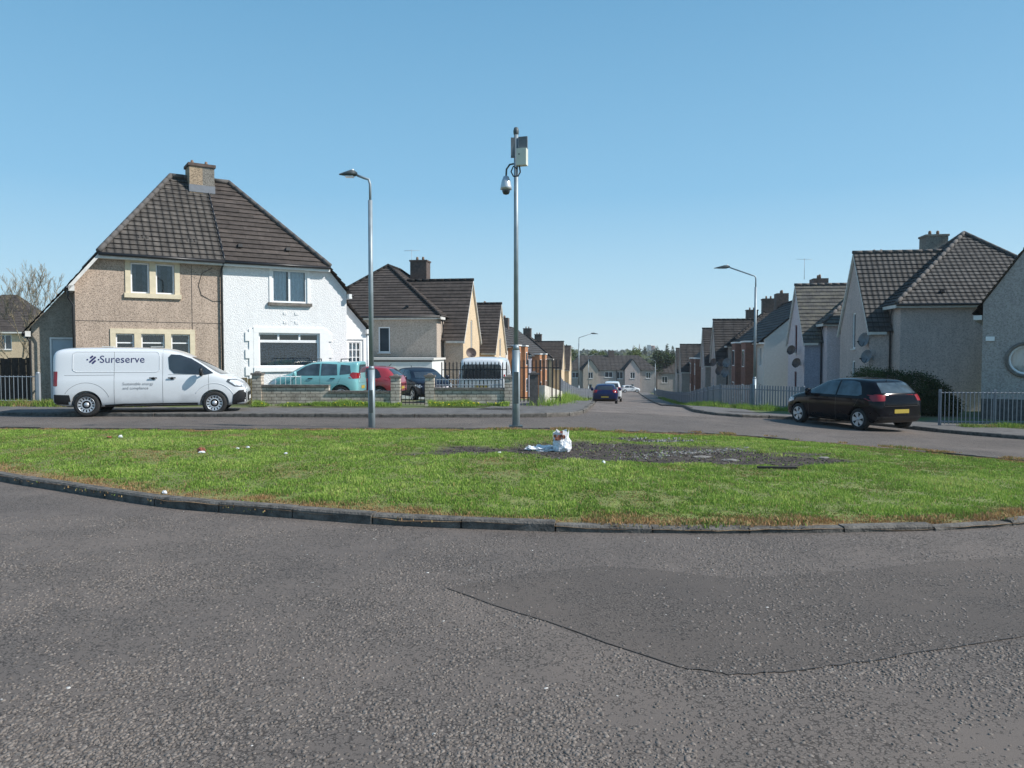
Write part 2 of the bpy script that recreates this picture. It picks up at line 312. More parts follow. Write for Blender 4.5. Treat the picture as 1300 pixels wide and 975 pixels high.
# ------------------------------------------------------------------ object helpers
def tag(o, label=None, cat=None, group=None, kind=None):
    if label: o['label'] = label
    if cat: o['category'] = cat
    if group: o['group'] = group
    if kind: o['kind'] = kind
    return o
def thing(name, label, cat, loc=(0, 0, 0), rz=0, group=None, tilt=None):
    o = bpy.data.objects.new(name, None); C.objects.link(o); o.empty_display_size = .2
    o.location = loc; o.rotation_euler = tilt or (0, 0, rz)
    return tag(o, label, cat, group)
def copy_tree(o, parent=None):
    c = o.copy(); C.objects.link(c); c.parent = parent
    for ch in list(KIDS.get(o.name, [])): copy_tree(ch, c)
    return c
KIDS = {}
class MB:
    def __init__(s): s.v = []; s.f = []; s.uv = []; s.sm = []
    def add(s, vs, fs, uvs=None, smooth=False):
        b = len(s.v); s.v += [tuple(p) for p in vs]
        for i, f in enumerate(fs):
            s.f.append([b+k for k in f]); s.uv.append(uvs[i] if uvs else None); s.sm.append(smooth)
        return s
    def face(s, pts, uv=None): return s.add(pts, [list(range(len(pts)))], [uv] if uv else None)
    def box(s, c, d, rz=0, taper=1.0):
        cx, cy, cz = c; dx, dy, dz = d[0]/2, d[1]/2, d[2]/2; ca, sa = math.cos(rz), math.sin(rz)
        vs = []
        for z in (-1, 1):
            k = taper if z > 0 else 1
            for x, y in ((-1, -1), (1, -1), (1, 1), (-1, 1)):
                X, Y = x*dx*k, y*dy*k; vs.append((cx+X*ca-Y*sa, cy+X*sa+Y*ca, cz+z*dz))
        fs = [[3, 2, 1, 0], [4, 5, 6, 7], [0, 1, 5, 4], [1, 2, 6, 5], [2, 3, 7, 6], [3, 0, 4, 7]]
        # uv in metres for bricks
        L, W, H = d
        uvs = [[(0, 0), (L, 0), (L, W), (0, W)]]*2 + [[(0, cz-dz), (l, cz-dz), (l, cz+dz), (0, cz+dz)] for l in (L, W, L, W)]
        off = cx+cy*.37
        uvs = [[(a+off, b) for a, b in u] for u in uvs]
        return s.add(vs, fs, uvs)
    def box2(s, a, b):
        return s.box([(a[i]+b[i])/2 for i in range(3)], [abs(b[i]-a[i]) for i in range(3)])
    def tube(s, pts, r, n=8, cap=True, smooth=True):
        pts = [Vector(p) for p in pts]; rs = r if hasattr(r, '__len__') else [r]*len(pts)
        vs = []; fs = []; up = Vector((0, 0, 1)); u = None
        for i, p in enumerate(pts):
            t = (pts[min(i+1, len(pts)-1)]-pts[max(i-1, 0)]).normalized()
            if u is None:
                u = t.cross(up) if abs(t.z) < .95 else t.cross(Vector((0, 1, 0)))
            u = (u - t*u.dot(t)).normalized(); w = t.cross(u)
            for k in range(n):
                a = 2*math.pi*k/n; vs.append(p+(u*math.cos(a)+w*math.sin(a))*rs[i])
        for i in range(len(pts)-1):
            for k in range(n): fs.append([i*n+k, i*n+(k+1) % n, (i+1)*n+(k+1) % n, (i+1)*n+k])
        if cap: fs += [list(range(n))[::-1], [(len(pts)-1)*n+k for k in range(n)]]
        return s.add(vs, fs, smooth=smooth)
    def lathe(s, prof, n=24, M4=None, smooth=True):
        vs = []; fs = []
        for r, z in prof:
            for k in range(n):
                a = 2*math.pi*k/n; p = Vector((r*math.cos(a), r*math.sin(a), z)); vs.append(M4 @ p if M4 else p)
        for i in range(len(prof)-1):
            for k in range(n): fs.append([i*n+k, i*n+(k+1) % n, (i+1)*n+(k+1) % n, (i+1)*n+k])
        return s.add(vs, fs, smooth=smooth)
    def prism(s, poly, axis_o, ax, ay, az, depth):
        """polygon in (ax, ay) plane extruded along az"""
        o = Vector(axis_o); ax, ay, az = Vector(ax), Vector(ay), Vector(az); n = len(poly)
        a = [o+ax*p[0]+ay*p[1] for p in poly]; b = [p+az*depth for p in a]
        fs = [list(range(n)), list(range(n, 2*n))[::-1]] + [[i, i+n, (i+1) % n+n, (i+1) % n] for i in range(n)]
        return s.add(a+b, fs)
    def build(s, name, mat, parent=None, autosmooth=False):
        me = bpy.data.meshes.new(name); me.from_pydata(s.v, [], s.f)
        me.materials.append(mat)
        if any(u for u in s.uv):
            ul = me.uv_layers.new(name='UVMap'); k = 0
            for f, u in zip(s.f, s.uv):
                for j in range(len(f)): ul.data[k].uv = u[j] if u else (0, 0); k += 1
        me.polygons.foreach_set('use_smooth', s.sm)
        me.update(); me.validate()
        o = bpy.data.objects.new(name, me); C.objects.link(o)
        if parent is not None: o.parent = parent; KIDS.setdefault(parent.name, []).append(o)
        return o
def clip_half(poly, a, b, c):
    """keep a*x+b*y<=c"""
    out = []
    for i in range(len(poly)):
        p, q = poly[i], poly[(i+1) % len(poly)]
        dp = a*p[0]+b*p[1]-c; dq = a*q[0]+b*q[1]-c
        if dp <= 0: out.append(p)
        if (dp < 0 and dq > 0) or (dp > 0 and dq < 0):
            t = dp/(dp-dq); out.append(tuple(p[k]+(q[k]-p[k])*t for k in range(2)))
    return out
def area2(p): return sum(p[i][0]*p[(i+1) % len(p)][1]-p[(i+1) % len(p)][0]*p[i][1] for i in range(len(p)))/2
def grid_cells(poly, rx, ry=None):
    ry = ry or rx
    x0 = min(p[0] for p in poly); x1 = max(p[0] for p in poly)
    nx = max(1, math.ceil((x1-x0)/rx)); out = []
    for i in range(nx):
        a = x0+(x1-x0)*i/nx; b = x0+(x1-x0)*(i+1)/nx
        col = clip_half(clip_half(poly, -1, 0, -a), 1, 0, b)
        if len(col) < 3: continue
        y0 = min(p[1] for p in col); y1 = max(p[1] for p in col)
        j0 = math.floor(y0/ry); j1 = math.ceil(y1/ry)
        for j in range(j0, j1):
            c = clip_half(clip_half(col, 0, -1, -j*ry), 0, 1, (j+1)*ry)
            if len(c) >= 3 and abs(area2(c)) > 1e-7:
                out.append(c if area2(c) > 0 else c[::-1])
    return out
def sheet(name, poly, zf, mat, res=1.0, resy=None, parent=None, smooth=True):
    mb = MB(); idx = {}
    for c in grid_cells(poly, res, resy):
        f = []
        for x, y in c:
            k = (round(x, 4), round(y, 4))
            if k not in idx: idx[k] = len(mb.v); mb.v.append((x, y, zf(x, y)))
            if not f or f[-1] != idx[k]: f.append(idx[k])
        if f[0] == f[-1]: f.pop()
        if len(set(f)) >= 3: mb.f.append(f); mb.uv.append(None); mb.sm.append(smooth)
    return mb.build(name, mat, parent)
def smooth_closed(pts, n=6):
    out = []
    N = len(pts)
    for i in range(N):
        p0, p1, p2, p3 = [Vector(pts[(i+k) % N]) for k in (-1, 0, 1, 2)]
        for j in range(n):
            t = j/n; q = .5*((2*p1)+(-p0+p2)*t+(2*p0-5*p1+4*p2-p3)*t*t+(-p0+3*p1-3*p2+p3)*t**3)
            out.append(tuple(q))
    return out
def smooth_open(pts, n=4):
    out = []
    for i in range(len(pts)-1):
        p1, p2 = Vector(pts[i]), Vector(pts[i+1]); p0 = Vector(pts[max(i-1, 0)]); p3 = Vector(pts[min(i+2, len(pts)-1)])
        for j in range(n):
            t = j/n; out.append(tuple(.5*((2*p1)+(-p0+p2)*t+(2*p0-5*p1+4*p2-p3)*t*t+(-p0+3*p1-3*p2+p3)*t**3)))
    out.append(tuple(pts[-1])); return out

# ------------------------------------------------------------------ terrain
HY = [(-400, 0), (17, 0), (22, .05), (26, .12), (32, .35), (40, .85), (56, 1.9), (70, 2.6), (100, 3.9), (173, 6.7), (300, 8), (1200, 8.5), (6000, 9)]
def sstep(a, b, x):
    t = min(1, max(0, (x-a)/(b-a))); return t*t*(3-2*t)
def zg(x, y):
    for i in range(len(HY)-1):
        if y <= HY[i+1][0]: break
    a, b = HY[i], HY[i+1]; t = (y-a[0])/(b[0]-a[0]); t = min(1, max(0, t))
    if y < 40: t = t if a[0] > 20 else t*t
    h = a[1]+(b[1]-a[1])*t
    g = 1-.7*sstep(-8, -26, x) if x < -8 else 1
    if y > 150: g = g+(1-g)*sstep(150, 300, y)
    xp = x-.14*max(0, y-20)-1
    k = .047*sstep(5, 20, y)*(1-sstep(200, 400, y))
    return -h*g-k*min(11, max(0, xp))
# ------------------------------------------------------------------ ground, roads, kerbs
tag(sheet('ground', [(-2500, -60), (2500, -60), (2500, 6000), (-2500, 6000)], lambda x, y: zg(x, y)-.12,
          plain('distant fields', (.07, .085, .035), .95, var=.4, scale=.02), 60, 60), kind='structure') if 0 else None
def ground_mesh():
    xs = [-1390, -1000, -600, -300, -150, -100]+[x*4 for x in range(-20, 31)]+[160, 300, 600, 1000, 1390]
    ys = [-60, -30, -10, 0]+[x*2 for x in range(3, 30)]+[60+x*5 for x in range(0, 30)]+[220, 260, 300, 400, 600, 900, 1410]
    mb = MB(); nx = len(xs)
    mb.v = [(x, y, zg(x, y)-.14) for y in ys for x in xs]
    for j in range(len(ys)-1):
        for i in range(nx-1):
            mb.f.append([j*nx+i, j*nx+i+1, (j+1)*nx+i+1, (j+1)*nx+i]); mb.uv.append(None); mb.sm.append(True)
    return mb.build('ground', plain('rough ground and fields', (.075, .085, .04), .95, var=.4, scale=.3))
tag(ground_mesh(), kind='structure')
tag(sheet('road', [(-45, -14), (45, -14), (45, 26), (9, 33), (-45, 31)], zg, M['asphalt'], 1.5), kind='structure')
KL = [(-48, 27), (-30, 23.2), (-18, 21.9), (-12, 21.1), (-7, 20.75), (-2, 20.6), (.3, 20.7), (1.3, 21.1), (1.9, 22.1), (2.6, 25.5), (3.7, 34), (5.9, 56), (8.0, 71), (12.4, 100), (19.5, 150), (23, 172)]
KR = [(28.3, 172), (24.9, 150), (17.5, 100), (13.2, 71), (11.0, 56), (7.7, 35), (6.5, 27.5), (6.5, 25.8), (7.1, 24.9), (8.6, 24.9), (10.6, 24.5), (11.7, 23.2), (12.5, 21.2), (13.6, 19.4), (16.2, 16), (19, 11), (21, 3), (22, -14)]
tag(sheet('street', [(1.5, 24), (7, 24), (7.5, 33), (11.5, 56), (13.5, 71), (18, 100), (25.5, 150), (30, 180), (22, 180), (19, 150), (12, 100), (7.5, 71), (5.4, 56), (3.2, 34)],
          lambda x, y: zg(x, y)+.004, M['street'], 2.0), kind='structure')
KLs = smooth_open(KL, 4); KRs = smooth_open(KR, 4)
def offs(line, d):
    out = []
    for i, p in enumerate(line):
        a = Vector(line[max(i-1, 0)]); b = Vector(line[min(i+1, len(line)-1)]); t = (b-a).normalized(); nn = Vector((-t.y, t.x))
        out.append((p[0]+nn.x*d, p[1]+nn.y*d))
    return out
def strip(name, a, b, zf, mat):
    mb = MB(); n = len(a); K = 4
    for i in range(n):
        for k in range(K+1):
            x = a[i][0]+(b[i][0]-a[i][0])*k/K; y = a[i][1]+(b[i][1]-a[i][1])*k/K; mb.v.append((x, y, zf(x, y)))
    for i in range(n-1):
        for k in range(K):
            q = i*(K+1)+k; mb.f.append([q, q+1, q+K+2, q+K+1]); mb.uv.append(None); mb.sm.append(False)
    return mb.build(name, mat)
def resample(line, step):
    out = [Vector(line[0])]; acc = 0
    for i in range(len(line)-1):
        a, b = Vector(line[i]), Vector(line[i+1]); L = (b-a).length
        while acc+L >= step:
            t = (step-acc)/L; a = a+(b-a)*t; L = (b-a).length; out.append(a.copy()); acc = 0
        acc += L
    return out
def kerb(name, line, w=.13, h=.1, side=1, stone=.9, lim=60):
    """individual kerb stones along a line; the body of the kerb lies on `side`"""
    pts = resample(line, stone); mb = MB(); rnd = random.Random(3)
    for i in range(len(pts)-1):
        a, b = pts[i], pts[i+1]; t = (b-a).normalized(); nn = Vector((-t.y, t.x))*side
        g = .008 if a.y < lim else 0; a2 = a+t*g+nn*rnd.uniform(-.012, .012); b2 = b-t*g+nn*rnd.uniform(-.012, .012)
        if (b-a).length > stone*1.6: continue
        hh = (h(a) if callable(h) else h)+rnd.uniform(-.012, .012); c = .02
        prof = [(0, -.06), (0, hh-c), (c, hh), (w, hh), (w, -.06)]
        vs = [(p.x+nn.x*o, p.y+nn.y*o, zg(p.x, p.y)+z) for p in (a2, b2) for o, z in prof]
        fs = [[k, k+1, k+6, k+5] for k in range(4)]+[[4, 3, 2, 1, 0], [5, 6, 7, 8, 9]]
        if side > 0: fs = [f[::-1] for f in fs]
        mb.add(vs, fs)
    return mb.build(name, M['kerb'])
tag(kerb('kerb', KLs, side=1), kind='structure'); tag(kerb('kerb', KRs, side=1), kind='structure')
# footways and the gardens behind them
inL = offs(KLs, .128); outL = [(x, y) for x, y in offs(KLs, 3.1)]
outL = [p if p[1] > 20 else p for p in outL]
tag(strip('footway', inL, outL, lambda x, y: zg(x, y)+.095, M['footway']), kind='structure')
inR = offs(KRs, .128); outR = offs(KRs, 2.3)
tag(strip('footway', inR, outR, lambda x, y: zg(x, y)+.095, M['footway']), kind='structure')
def gardenmat():
    m, ns, ls, b = nmat('garden ground'); tc = ns.new('ShaderNodeTexCoord')
    n = node(ns, 'ShaderNodeTexNoise'); n.inputs['Scale'].default_value = .35; n.inputs['Detail'].default_value = 7; ls.new(tc.outputs['Object'], n.inputs['Vector'])
    r = ramp(ns, [(.35, (.06, .09, .02)), (.48, (.10, .13, .035)), (.56, (.13, .115, .08)), (.7, (.17, .155, .135))]); ls.new(n.outputs['Fac'], r.inputs[0]); ls.new(r.outputs[0], b.inputs['Base Color'])
    b.inputs['Roughness'].default_value = .95; return m
M['garden'] = gardenmat()
gl = resample(offs(KLs, 2.9), 3.0); gr = resample(offs(KRs, 2.1), 3.0)
tag(strip('garden_ground', [tuple(p) for p in gl], [(p.x-70, p.y+18) for p in gl], lambda x, y: zg(x, y)+.06, M['garden']), kind='structure')
tag(strip('garden_ground', [tuple(p) for p in gr], [(p.x+70, p.y+18) for p in gr], lambda x, y: zg(x, y)+.06, M['garden']), kind='structure')
# asphalt repair patch in the foreground
PP = [(-.47, 5.47), (.15, 5.85), (.72, 6.06), (1.2, 5.92), (1.65, 5.72), (2.6, 5.9), (3.5, 6.2), (6, 6.7), (6, 5.4), (4.4, 4.95), (3.0, 4.5), (2.1, 4.2), (1.5, 4.02), (1.15, 3.98), (.9, 4.08)]
def jag(pts, amp=.02, n=8, seed=1):
    r = random.Random(seed); out = []
    for i in range(len(pts)):
        a, b = pts[i], pts[(i+1) % len(pts)]
        for j in range(n): t = j/n; out.append((a[0]+(b[0]-a[0])*t+r.uniform(-amp, amp), a[1]+(b[1]-a[1])*t+r.uniform(-amp, amp)))
    return out
PJ = jag(PP, .012, 8)
tag(sheet('road_patch', PJ, lambda x, y: zg(x, y)+.004, M['patch'], .6), kind='structure')
sm = MB(); q = PJ[8*10:]+PJ[:6]
a = offs(q, -.003); b_ = offs(q, .001)
rr_ = random.Random(4)
for i in range(len(q)-1):
    if rr_.random() < .12: continue
    sm.face([(a[i][0], a[i][1], zg(*a[i])+.008), (a[i+1][0], a[i+1][1], zg(*a[i+1])+.008), (b_[i+1][0], b_[i+1][1], zg(*b_[i+1])+.008), (b_[i][0], b_[i][1], zg(*b_[i])+.008)])
tag(sm.build('patch_seam', M['seam']), kind='structure')

# ------------------------------------------------------------------ the grass island
ISL = [(-16.5, 16.2), (-13.5, 14.2), (-9.6, 11.95), (-6.85, 10.15), (-5.5, 9.35), (-3.85, 8.4), (-2.7, 7.98), (-1.18, 7.5), (.38, 7.24), (1.6, 7.17), (2.75, 7.2), (4.4, 7.38), (5.75, 7.85), (7.8, 8.95),
       (9.3, 10.9), (9.6, 12.3), (9.1, 13.6), (7.9, 15.2), (6.1, 16.8), (4.6, 17.4), (2.6, 17.1), (0, 16.75), (-4.4, 16.5), (-8, 16.4), (-12, 16.9), (-15.5, 17.3)]
IS = smooth_closed(ISL, 6)
def hk(x, y): return .088-.055*sstep(-3, 4, x)
kb = kerb('kerb', IS+[IS[0]], side=-1 if area2(IS) < 0 else 1, w=.13, h=lambda p: hk(p.x, p.y)+.012, stone=.92); tag(kb, kind='structure')
ISN = np.array(IS)
def edge_dist(x, y):
    a = ISN; b = np.roll(ISN, -1, 0); d = b-a
    px = np.asarray(x)[..., None]; py = np.asarray(y)[..., None]
    t = np.clip(((px-a[:, 0])*d[:, 0]+(py-a[:, 1])*d[:, 1])/(d**2).sum(1), 0, 1)
    return np.sqrt((px-a[:, 0]-t*d[:, 0])**2+(py-a[:, 1]-t*d[:, 1])**2).min(-1)
def inside(x, y):
    a = ISN; b = np.roll(ISN, -1, 0); px = np.asarray(x)[..., None]; py = np.asarray(y)[..., None]
    c = ((a[:, 1] > py) != (b[:, 1] > py)) & (px < (b[:, 0]-a[:, 0])*(py-a[:, 1])/(b[:, 1]-a[:, 1]+1e-12)+a[:, 0])
    return c.sum(-1) % 2 == 1
def nz2(x, y, s, o=0): return noise.fractal(Vector((x*s+o, y*s-o, o*1.7)), .6, 2.1, 4)
def dirt(x, y):
    """0 grass .. 1 bare burnt ground"""
    d = -1
    for cx, cy, rx, ry, w in ((2.3, 12.6, 2.2, 1.25, 1), (.7, 12.5, .9, .55, .9), (-.6, 12.4, .75, .5, .7), (3.9, 12.0, 1.2, .75, .9), (2.9, 14.7, 1.1, .35, .55), (4.8, 12.9, .8, .3, .5), (.9, 11.5, .9, .2, .45), (-1.1, 11.8, .7, .16, .6)):
        d = max(d, w*(1.3-math.hypot((x-cx)/rx, (y-cy)/ry)))
    return min(1, max(0, d*3.0+nz2(x, y, 1.7)*.9))
def zi(x, y, e=None):
    if e is None: e = float(edge_dist(x, y))
    return zg(x, y)+hk(x, y)-.012+.085*sstep(.1, 2.5, e)+.018*nz2(x, y, 1.3, 3)-.03*dirt(x, y)
class IG: pass
isl = MB(); idx = {}; tone = []
cells = grid_cells([tuple(p) for p in ISL and smooth_closed(ISL, 4)][::-1] if area2(ISL) < 0 else smooth_closed(ISL, 4), .16)
allv = sorted({(round(x, 4), round(y, 4)) for c in cells for x, y in c})
E_ = edge_dist([v[0] for v in allv], [v[1] for v in allv]); EM = {v: float(e) for v, e in zip(allv, E_)}
dz = {}
for v in allv:
    idx[v] = len(isl.v); isl.v.append((v[0], v[1], zi(v[0], v[1], EM[v]))); dz[v] = dirt(*v)
for c in cells:
    f = []
    for x, y in c:
        k = idx[(round(x, 4), round(y, 4))]
        if not f or f[-1] != k: f.append(k)
    if f[0] == f[-1]: f.pop()
    if len(set(f)) >= 3: isl.f.append(f); isl.uv.append(None); isl.sm.append(True)
def islmat():
    m, ns, ls, b = nmat('island turf and burnt soil')
    tc = ns.new('ShaderNodeTexCoord')
    def noi(sc, d=6): n = node(ns, 'ShaderNodeTexNoise'); n.inputs['Scale'].default_value = sc; n.inputs['Detail'].default_value = d; n.inputs['Roughness'].default_value = .65; ls.new(tc.outputs['Object'], n.inputs['Vector']); return n
    g = noi(7); rg = ramp(ns, [(.35, (.11, .13, .04)), (.65, (.20, .235, .06))]); ls.new(g.outputs['Fac'], rg.inputs[0])
    s = noi(9, 10); rs = ramp(ns, [(.36, (.016, .012, .009)), (.5, (.042, .030, .023)), (.6, (.075, .057, .045)), (.7, (.16, .14, .125))]); ls.new(s.outputs['Fac'], rs.inputs[0])
    e = noi(14); re = ramp(ns, [(.35, (.13, .075, .035)), (.65, (.30, .20, .11))]); ls.new(e.outputs['Fac'], re.inputs[0])
    a = ns.new('ShaderNodeAttribute'); a.attribute_name = 'dirt'; a2 = ns.new('ShaderNodeAttribute'); a2.attribute_name = 'rim'
    m1 = ns.new('ShaderNodeMix'); m1.data_type = 'RGBA'; ls.new(a.outputs['Fac'], m1.inputs[0]); ls.new(rg.outputs[0], m1.inputs[6]); ls.new(rs.outputs[0], m1.inputs[7])
    m2 = ns.new('ShaderNodeMix'); m2.data_type = 'RGBA'; ls.new(a2.outputs['Fac'], m2.inputs[0]); ls.new(m1.outputs[2], m2.inputs[6]); ls.new(re.outputs[0], m2.inputs[7])
    ls.new(m2.outputs[2], b.inputs['Base Color']); b.inputs['Roughness'].default_value = .95
    bp = ns.new('ShaderNodeBump'); bp.inputs['Strength'].default_value = .9; bp.inputs['Distance'].default_value = .03; ls.new(s.outputs['Fac'], bp.inputs['Height']); ls.new(bp.outputs[0], b.inputs['Normal'])
    return m
io = isl.build('traffic_island', islmat()); tag(io, kind='structure')
ad = io.data.attributes.new('dirt', 'FLOAT', 'POINT'); ad.data.foreach_set('value', [dz[v] for v in allv])
ar = io.data.attributes.new('rim', 'FLOAT', 'POINT'); ar.data.foreach_set('value', [1-sstep(.12, .5, EM[v]+.12*nz2(v[0], v[1], 2.5, 9)) for v in allv])

def blades(name, P, H, W, T, mat, lean=.5, seed=2):
    """P (n,3) roots, H heights, W widths, T tone: one bent two-triangle-pair blade each"""
    rg = np.random.default_rng(seed); n = len(P)
    a = rg.uniform(0, 2*np.pi, n); l = rg.uniform(.1, lean, n)*H; b = rg.uniform(0, 2*np.pi, n)
    side = np.stack([np.cos(a), np.sin(a), 0*a], 1)*W[:, None]*.5
    ln = np.stack([np.cos(b), np.sin(b), 0*b], 1)*l[:, None]; up = np.stack([0*a, 0*a, H], 1)
    v = np.empty((n, 5, 3)); v[:, 0] = P-side; v[:, 1] = P+side
    mid = P+up*.6+ln*.35; v[:, 2] = mid+side*.75; v[:, 3] = mid-side*.75; v[:, 4] = P+up*.95+ln*1.1
    me = bpy.data.meshes.new(name); me.vertices.add(n*5); me.vertices.foreach_set('co', v.reshape(-1).astype(np.float32))
    me.loops.add(n*7); me.polygons.add(n*2)
    base = np.arange(n)[:, None]*5; lo = np.concatenate([base+np.array([0, 1, 2, 3]), base+np.array([3, 2, 4])], 1).reshape(-1)
    me.loops.foreach_set('vertex_index', lo.astype(np.int32))
    st = (np.arange(n)[:, None]*7+np.array([0, 4])).reshape(-1); me.polygons.foreach_set('loop_start', st.astype(np.int32))
    me.polygons.foreach_set('loop_total', np.tile([4, 3], n).astype(np.int32))
    me.update(calc_edges=True)
    at = me.attributes.new('tone', 'FLOAT', 'POINT'); at.data.foreach_set('value', np.repeat(T, 5).astype(np.float32))
    me.materials.append(mat); o = bpy.data.objects.new(name, me); C.objects.link(o); return o
M['blade'] = attr_mat('grass blades', [(0, (.36, .215, .105)), (.18, (.36, .28, .13)), (.3, (.14, .205, .045)), (.55, (.205, .325, .058)), (.8, (.29, .42, .08)), (1, (.42, .48, .15))], trans=.3)
rg = np.random.default_rng(5)
# denser near the camera
N = 900000
X = rg.uniform(-13, 9.8, N); Y = 7.1+(17.6-7.1)*rg.uniform(0, 1, N)**1.35
ok = inside(X, Y); X, Y = X[ok], Y[ok]
vis = np.abs(X) < 1.1*Y+1; X, Y = X[vis], Y[vis]
E2 = np.concatenate([edge_dist(X[i:i+20000], Y[i:i+20000]) for i in range(0, len(X), 20000)])
# coarse lookup of noise fields
gx = np.arange(-17, 10.5, .12); gy = np.arange(7, 18, .12)
DG = np.array([[dirt(x, y) for x in gx] for y in gy]); NG = np.array([[nz2(x, y, .9, 5) for x in gx] for y in gy]); NF = np.array([[nz2(x, y, 3.2, 8) for x in gx] for y in gy])
def look(G, X, Y): return G[np.clip(((Y-7)/.12).round().astype(int), 0, len(gy)-1), np.clip(((X+17)/.12).round().astype(int), 0, len(gx)-1)]
D = look(DG, X, Y); n1 = look(NG, X, Y); n2 = look(NF, X, Y)
u = rg.uniform(0, 1, len(X))
keep = (u > D*.97) & (E2 > .1) & (rg.uniform(0, 1, len(X)) < np.clip((E2-.05)*2.6, .22, 1)) & (rg.uniform(0, 1, len(X)) < .78+.6*n2)
X, Y, E2, D, n1, n2 = [q[keep] for q in (X, Y, E2, D, n1, n2)]
bvi = BVHTree.FromPolygons([tuple(v) for v in isl.v], isl.f)
hz = np.empty(len(X))
ZG = np.array([[zi(x, y) if inside(x, y) else zg(x, y)+.08 for x in gx] for y in gy])
fx = np.clip((X+17)/.12, 0, len(gx)-1.01); fy = np.clip((Y-7)/.12, 0, len(gy)-1.01); ix = fx.astype(int); iy = fy.astype(int); tx = fx-ix; ty = fy-iy
hz = (ZG[iy, ix]*(1-tx)+ZG[iy, ix+1]*tx)*(1-ty)+(ZG[iy+1, ix]*(1-tx)+ZG[iy+1, ix+1]*tx)*ty
H = (.018+.02*rg.uniform(0, 1, len(X))**1.5)*(1+.8*np.clip(n2+n1*.6, -.5, 1.0)); H *= np.clip(.45+E2*1.2, .5, 1)
T = .56+.42*n1+.25*n2+rg.normal(0, .13, len(X)); T -= np.clip(.75-E2+.25*n2, 0, 1)*1.25; T = np.where(rg.uniform(0, 1, len(X)) < .045, .12, T)
T = np.clip(T, 0, 1)
go = blades('island_grass', np.stack([X, Y, hz-.004], 1), H, .0055+.004*rg.uniform(0, 1, len(X))+.0004*Y, T, M['blade'])
tag(go, 'short bright green grass covering the traffic island', 'grass', kind='stuff')

# darker coarse tufts and weeds standing above the turf
rt = np.random.default_rng(41); TP, TH, TT = [], [], []
while len(TP) < 330:
    x = rt.uniform(-12, 9.3); y = 7.5+9.5*rt.uniform()**1.2
    if not inside(x, y) or float(edge_dist(x, y)) < .3 or dirt(x, y) > .7 or abs(x) > .72*y+.5: continue
    k = rt.integers(18, 60); s = rt.uniform(.04, .13); d = rt.normal(0, s, (k, 2)); z = zi(x, y)
    TP.append(np.column_stack([x+d[:, 0]*1.5, y+d[:, 1], np.full(k, z-.01)])); TH.append(rt.uniform(.035, .085, k)*np.exp(-(d**2).sum(1)/(2*s*s)*.4)*rt.uniform(.7, 1.2)); TT.append(np.clip(rt.uniform(.25, .75)+rt.normal(0, .06, k), .2, 1))
TP = np.concatenate(TP); TH = np.concatenate(TH); TT = np.concatenate(TT)
tag(blades('grass_tufts', TP, TH, np.full(len(TP), .012), TT, M['blade'], lean=.9, seed=8), 'coarser grass tufts standing above the turf of the island', 'grass', kind='stuff')

def verge(name, line, width, n, label, h=(.06, .2), dn=0, seed=1, tonebase=.5, zoff=.1):
    """rough unmown grass along a line"""
    r = np.random.default_rng(seed); L = [Vector(p) for p in line]; seg = [(L[i+1]-L[i]).length for i in range(len(L)-1)]; tot = sum(seg)
    s = r.uniform(0, tot, n); P = []; cs = np.concatenate([[0], np.cumsum(seg)])
    i = np.clip(np.searchsorted(cs, s)-1, 0, len(seg)-1); t = (s-cs[i])/np.array(seg)[i]
    A = np.array(L); p = A[i]+(A[i+1]-A[i])*t[:, None]; d = (A[i+1]-A[i]); d /= np.linalg.norm(d, axis=1)[:, None]
    w = r.normal(0, .35, n)*width; p = p+np.stack([-d[:, 1], d[:, 0]], 1)*w[:, None]
    z = np.array([zg(a, b) for a, b in p])+zoff
    cl = np.array([noise.noise(Vector((a*1.6, b*1.6, seed))) for a, b in p])
    k = cl > (-.35 if 'dry' not in name else -.12+.2*math.sin(seed)); p, z, cl, w = p[k], z[k], cl[k], w[k]; m = len(p)
    Hh = (h[0]+(h[1]-h[0])*r.uniform(0, 1, m)**1.4)*(1+cl)*np.exp(-(w/width)**2)
    o = blades(name, np.column_stack([p, z]), Hh, .008+.012*r.uniform(0, 1, m), np.clip(tonebase+.35*cl+r.normal(0, .14, m), 0, 1), M['blade'], lean=.8, seed=seed)
    tag(o, label, 'grass', kind='stuff')
    if dn:
        mb = MB()
        for _ in range(dn):
            k = r.integers(0, m); x, y, zz = p[k][0], p[k][1], z[k]+r.uniform(.05, .12)
            mb.lathe([(.0, .012), (.022, .01), (.03, 0), (.012, -.012), (0, -.013)], 7, Matrix.Translation((x, y, zz)) @ Matrix.Rotation(r.uniform(-.6, .6), 4, 'X'))
        tag(mb.build(name.replace('grass', 'dandelions'), M['dand']), 'scattered yellow dandelion heads in ' + label.split(' ', 1)[1][:40], 'dandelions', kind='stuff')
    return o
verge('verge_grass', [(-8.4, 24.75), (-5, 24.75), (-3.6, 24.75)], .34, 9000, 'ragged green grass at the foot of the block garden wall', dn=26, seed=3, tonebase=.6)
verge('verge_grass', [(-2.7, 24.8), (-.1, 24.8)], .34, 6500, 'ragged grass with dandelions below the right length of block wall', dn=60, seed=4, tonebase=.68)
verge('verge_grass', [(-17, 24.6), (-13, 24.3), (-11.6, 24.5)], .7, 9000, 'straw coloured dry grass in front of the grey railings', h=(.08, .26), seed=5, tonebase=.3)
verge('verge_grass', [(.9, 24.6), (1.6, 27), (2.3, 33), (4.4, 52), (6.4, 68), (10.5, 98)], .7, 16000, 'green weeds along the left palisade fence down the street', h=(.1, .4), seed=6, dn=40, tonebase=.62)
verge('verge_grass', [(13.2, 27.5), (11.4, 29), (9.3, 31), (8.9, 33), (10, 41)], .9, 15000, 'long green grass around the foot of the lamp post by the right fence', h=(.08, .26), seed=7, tonebase=.5)
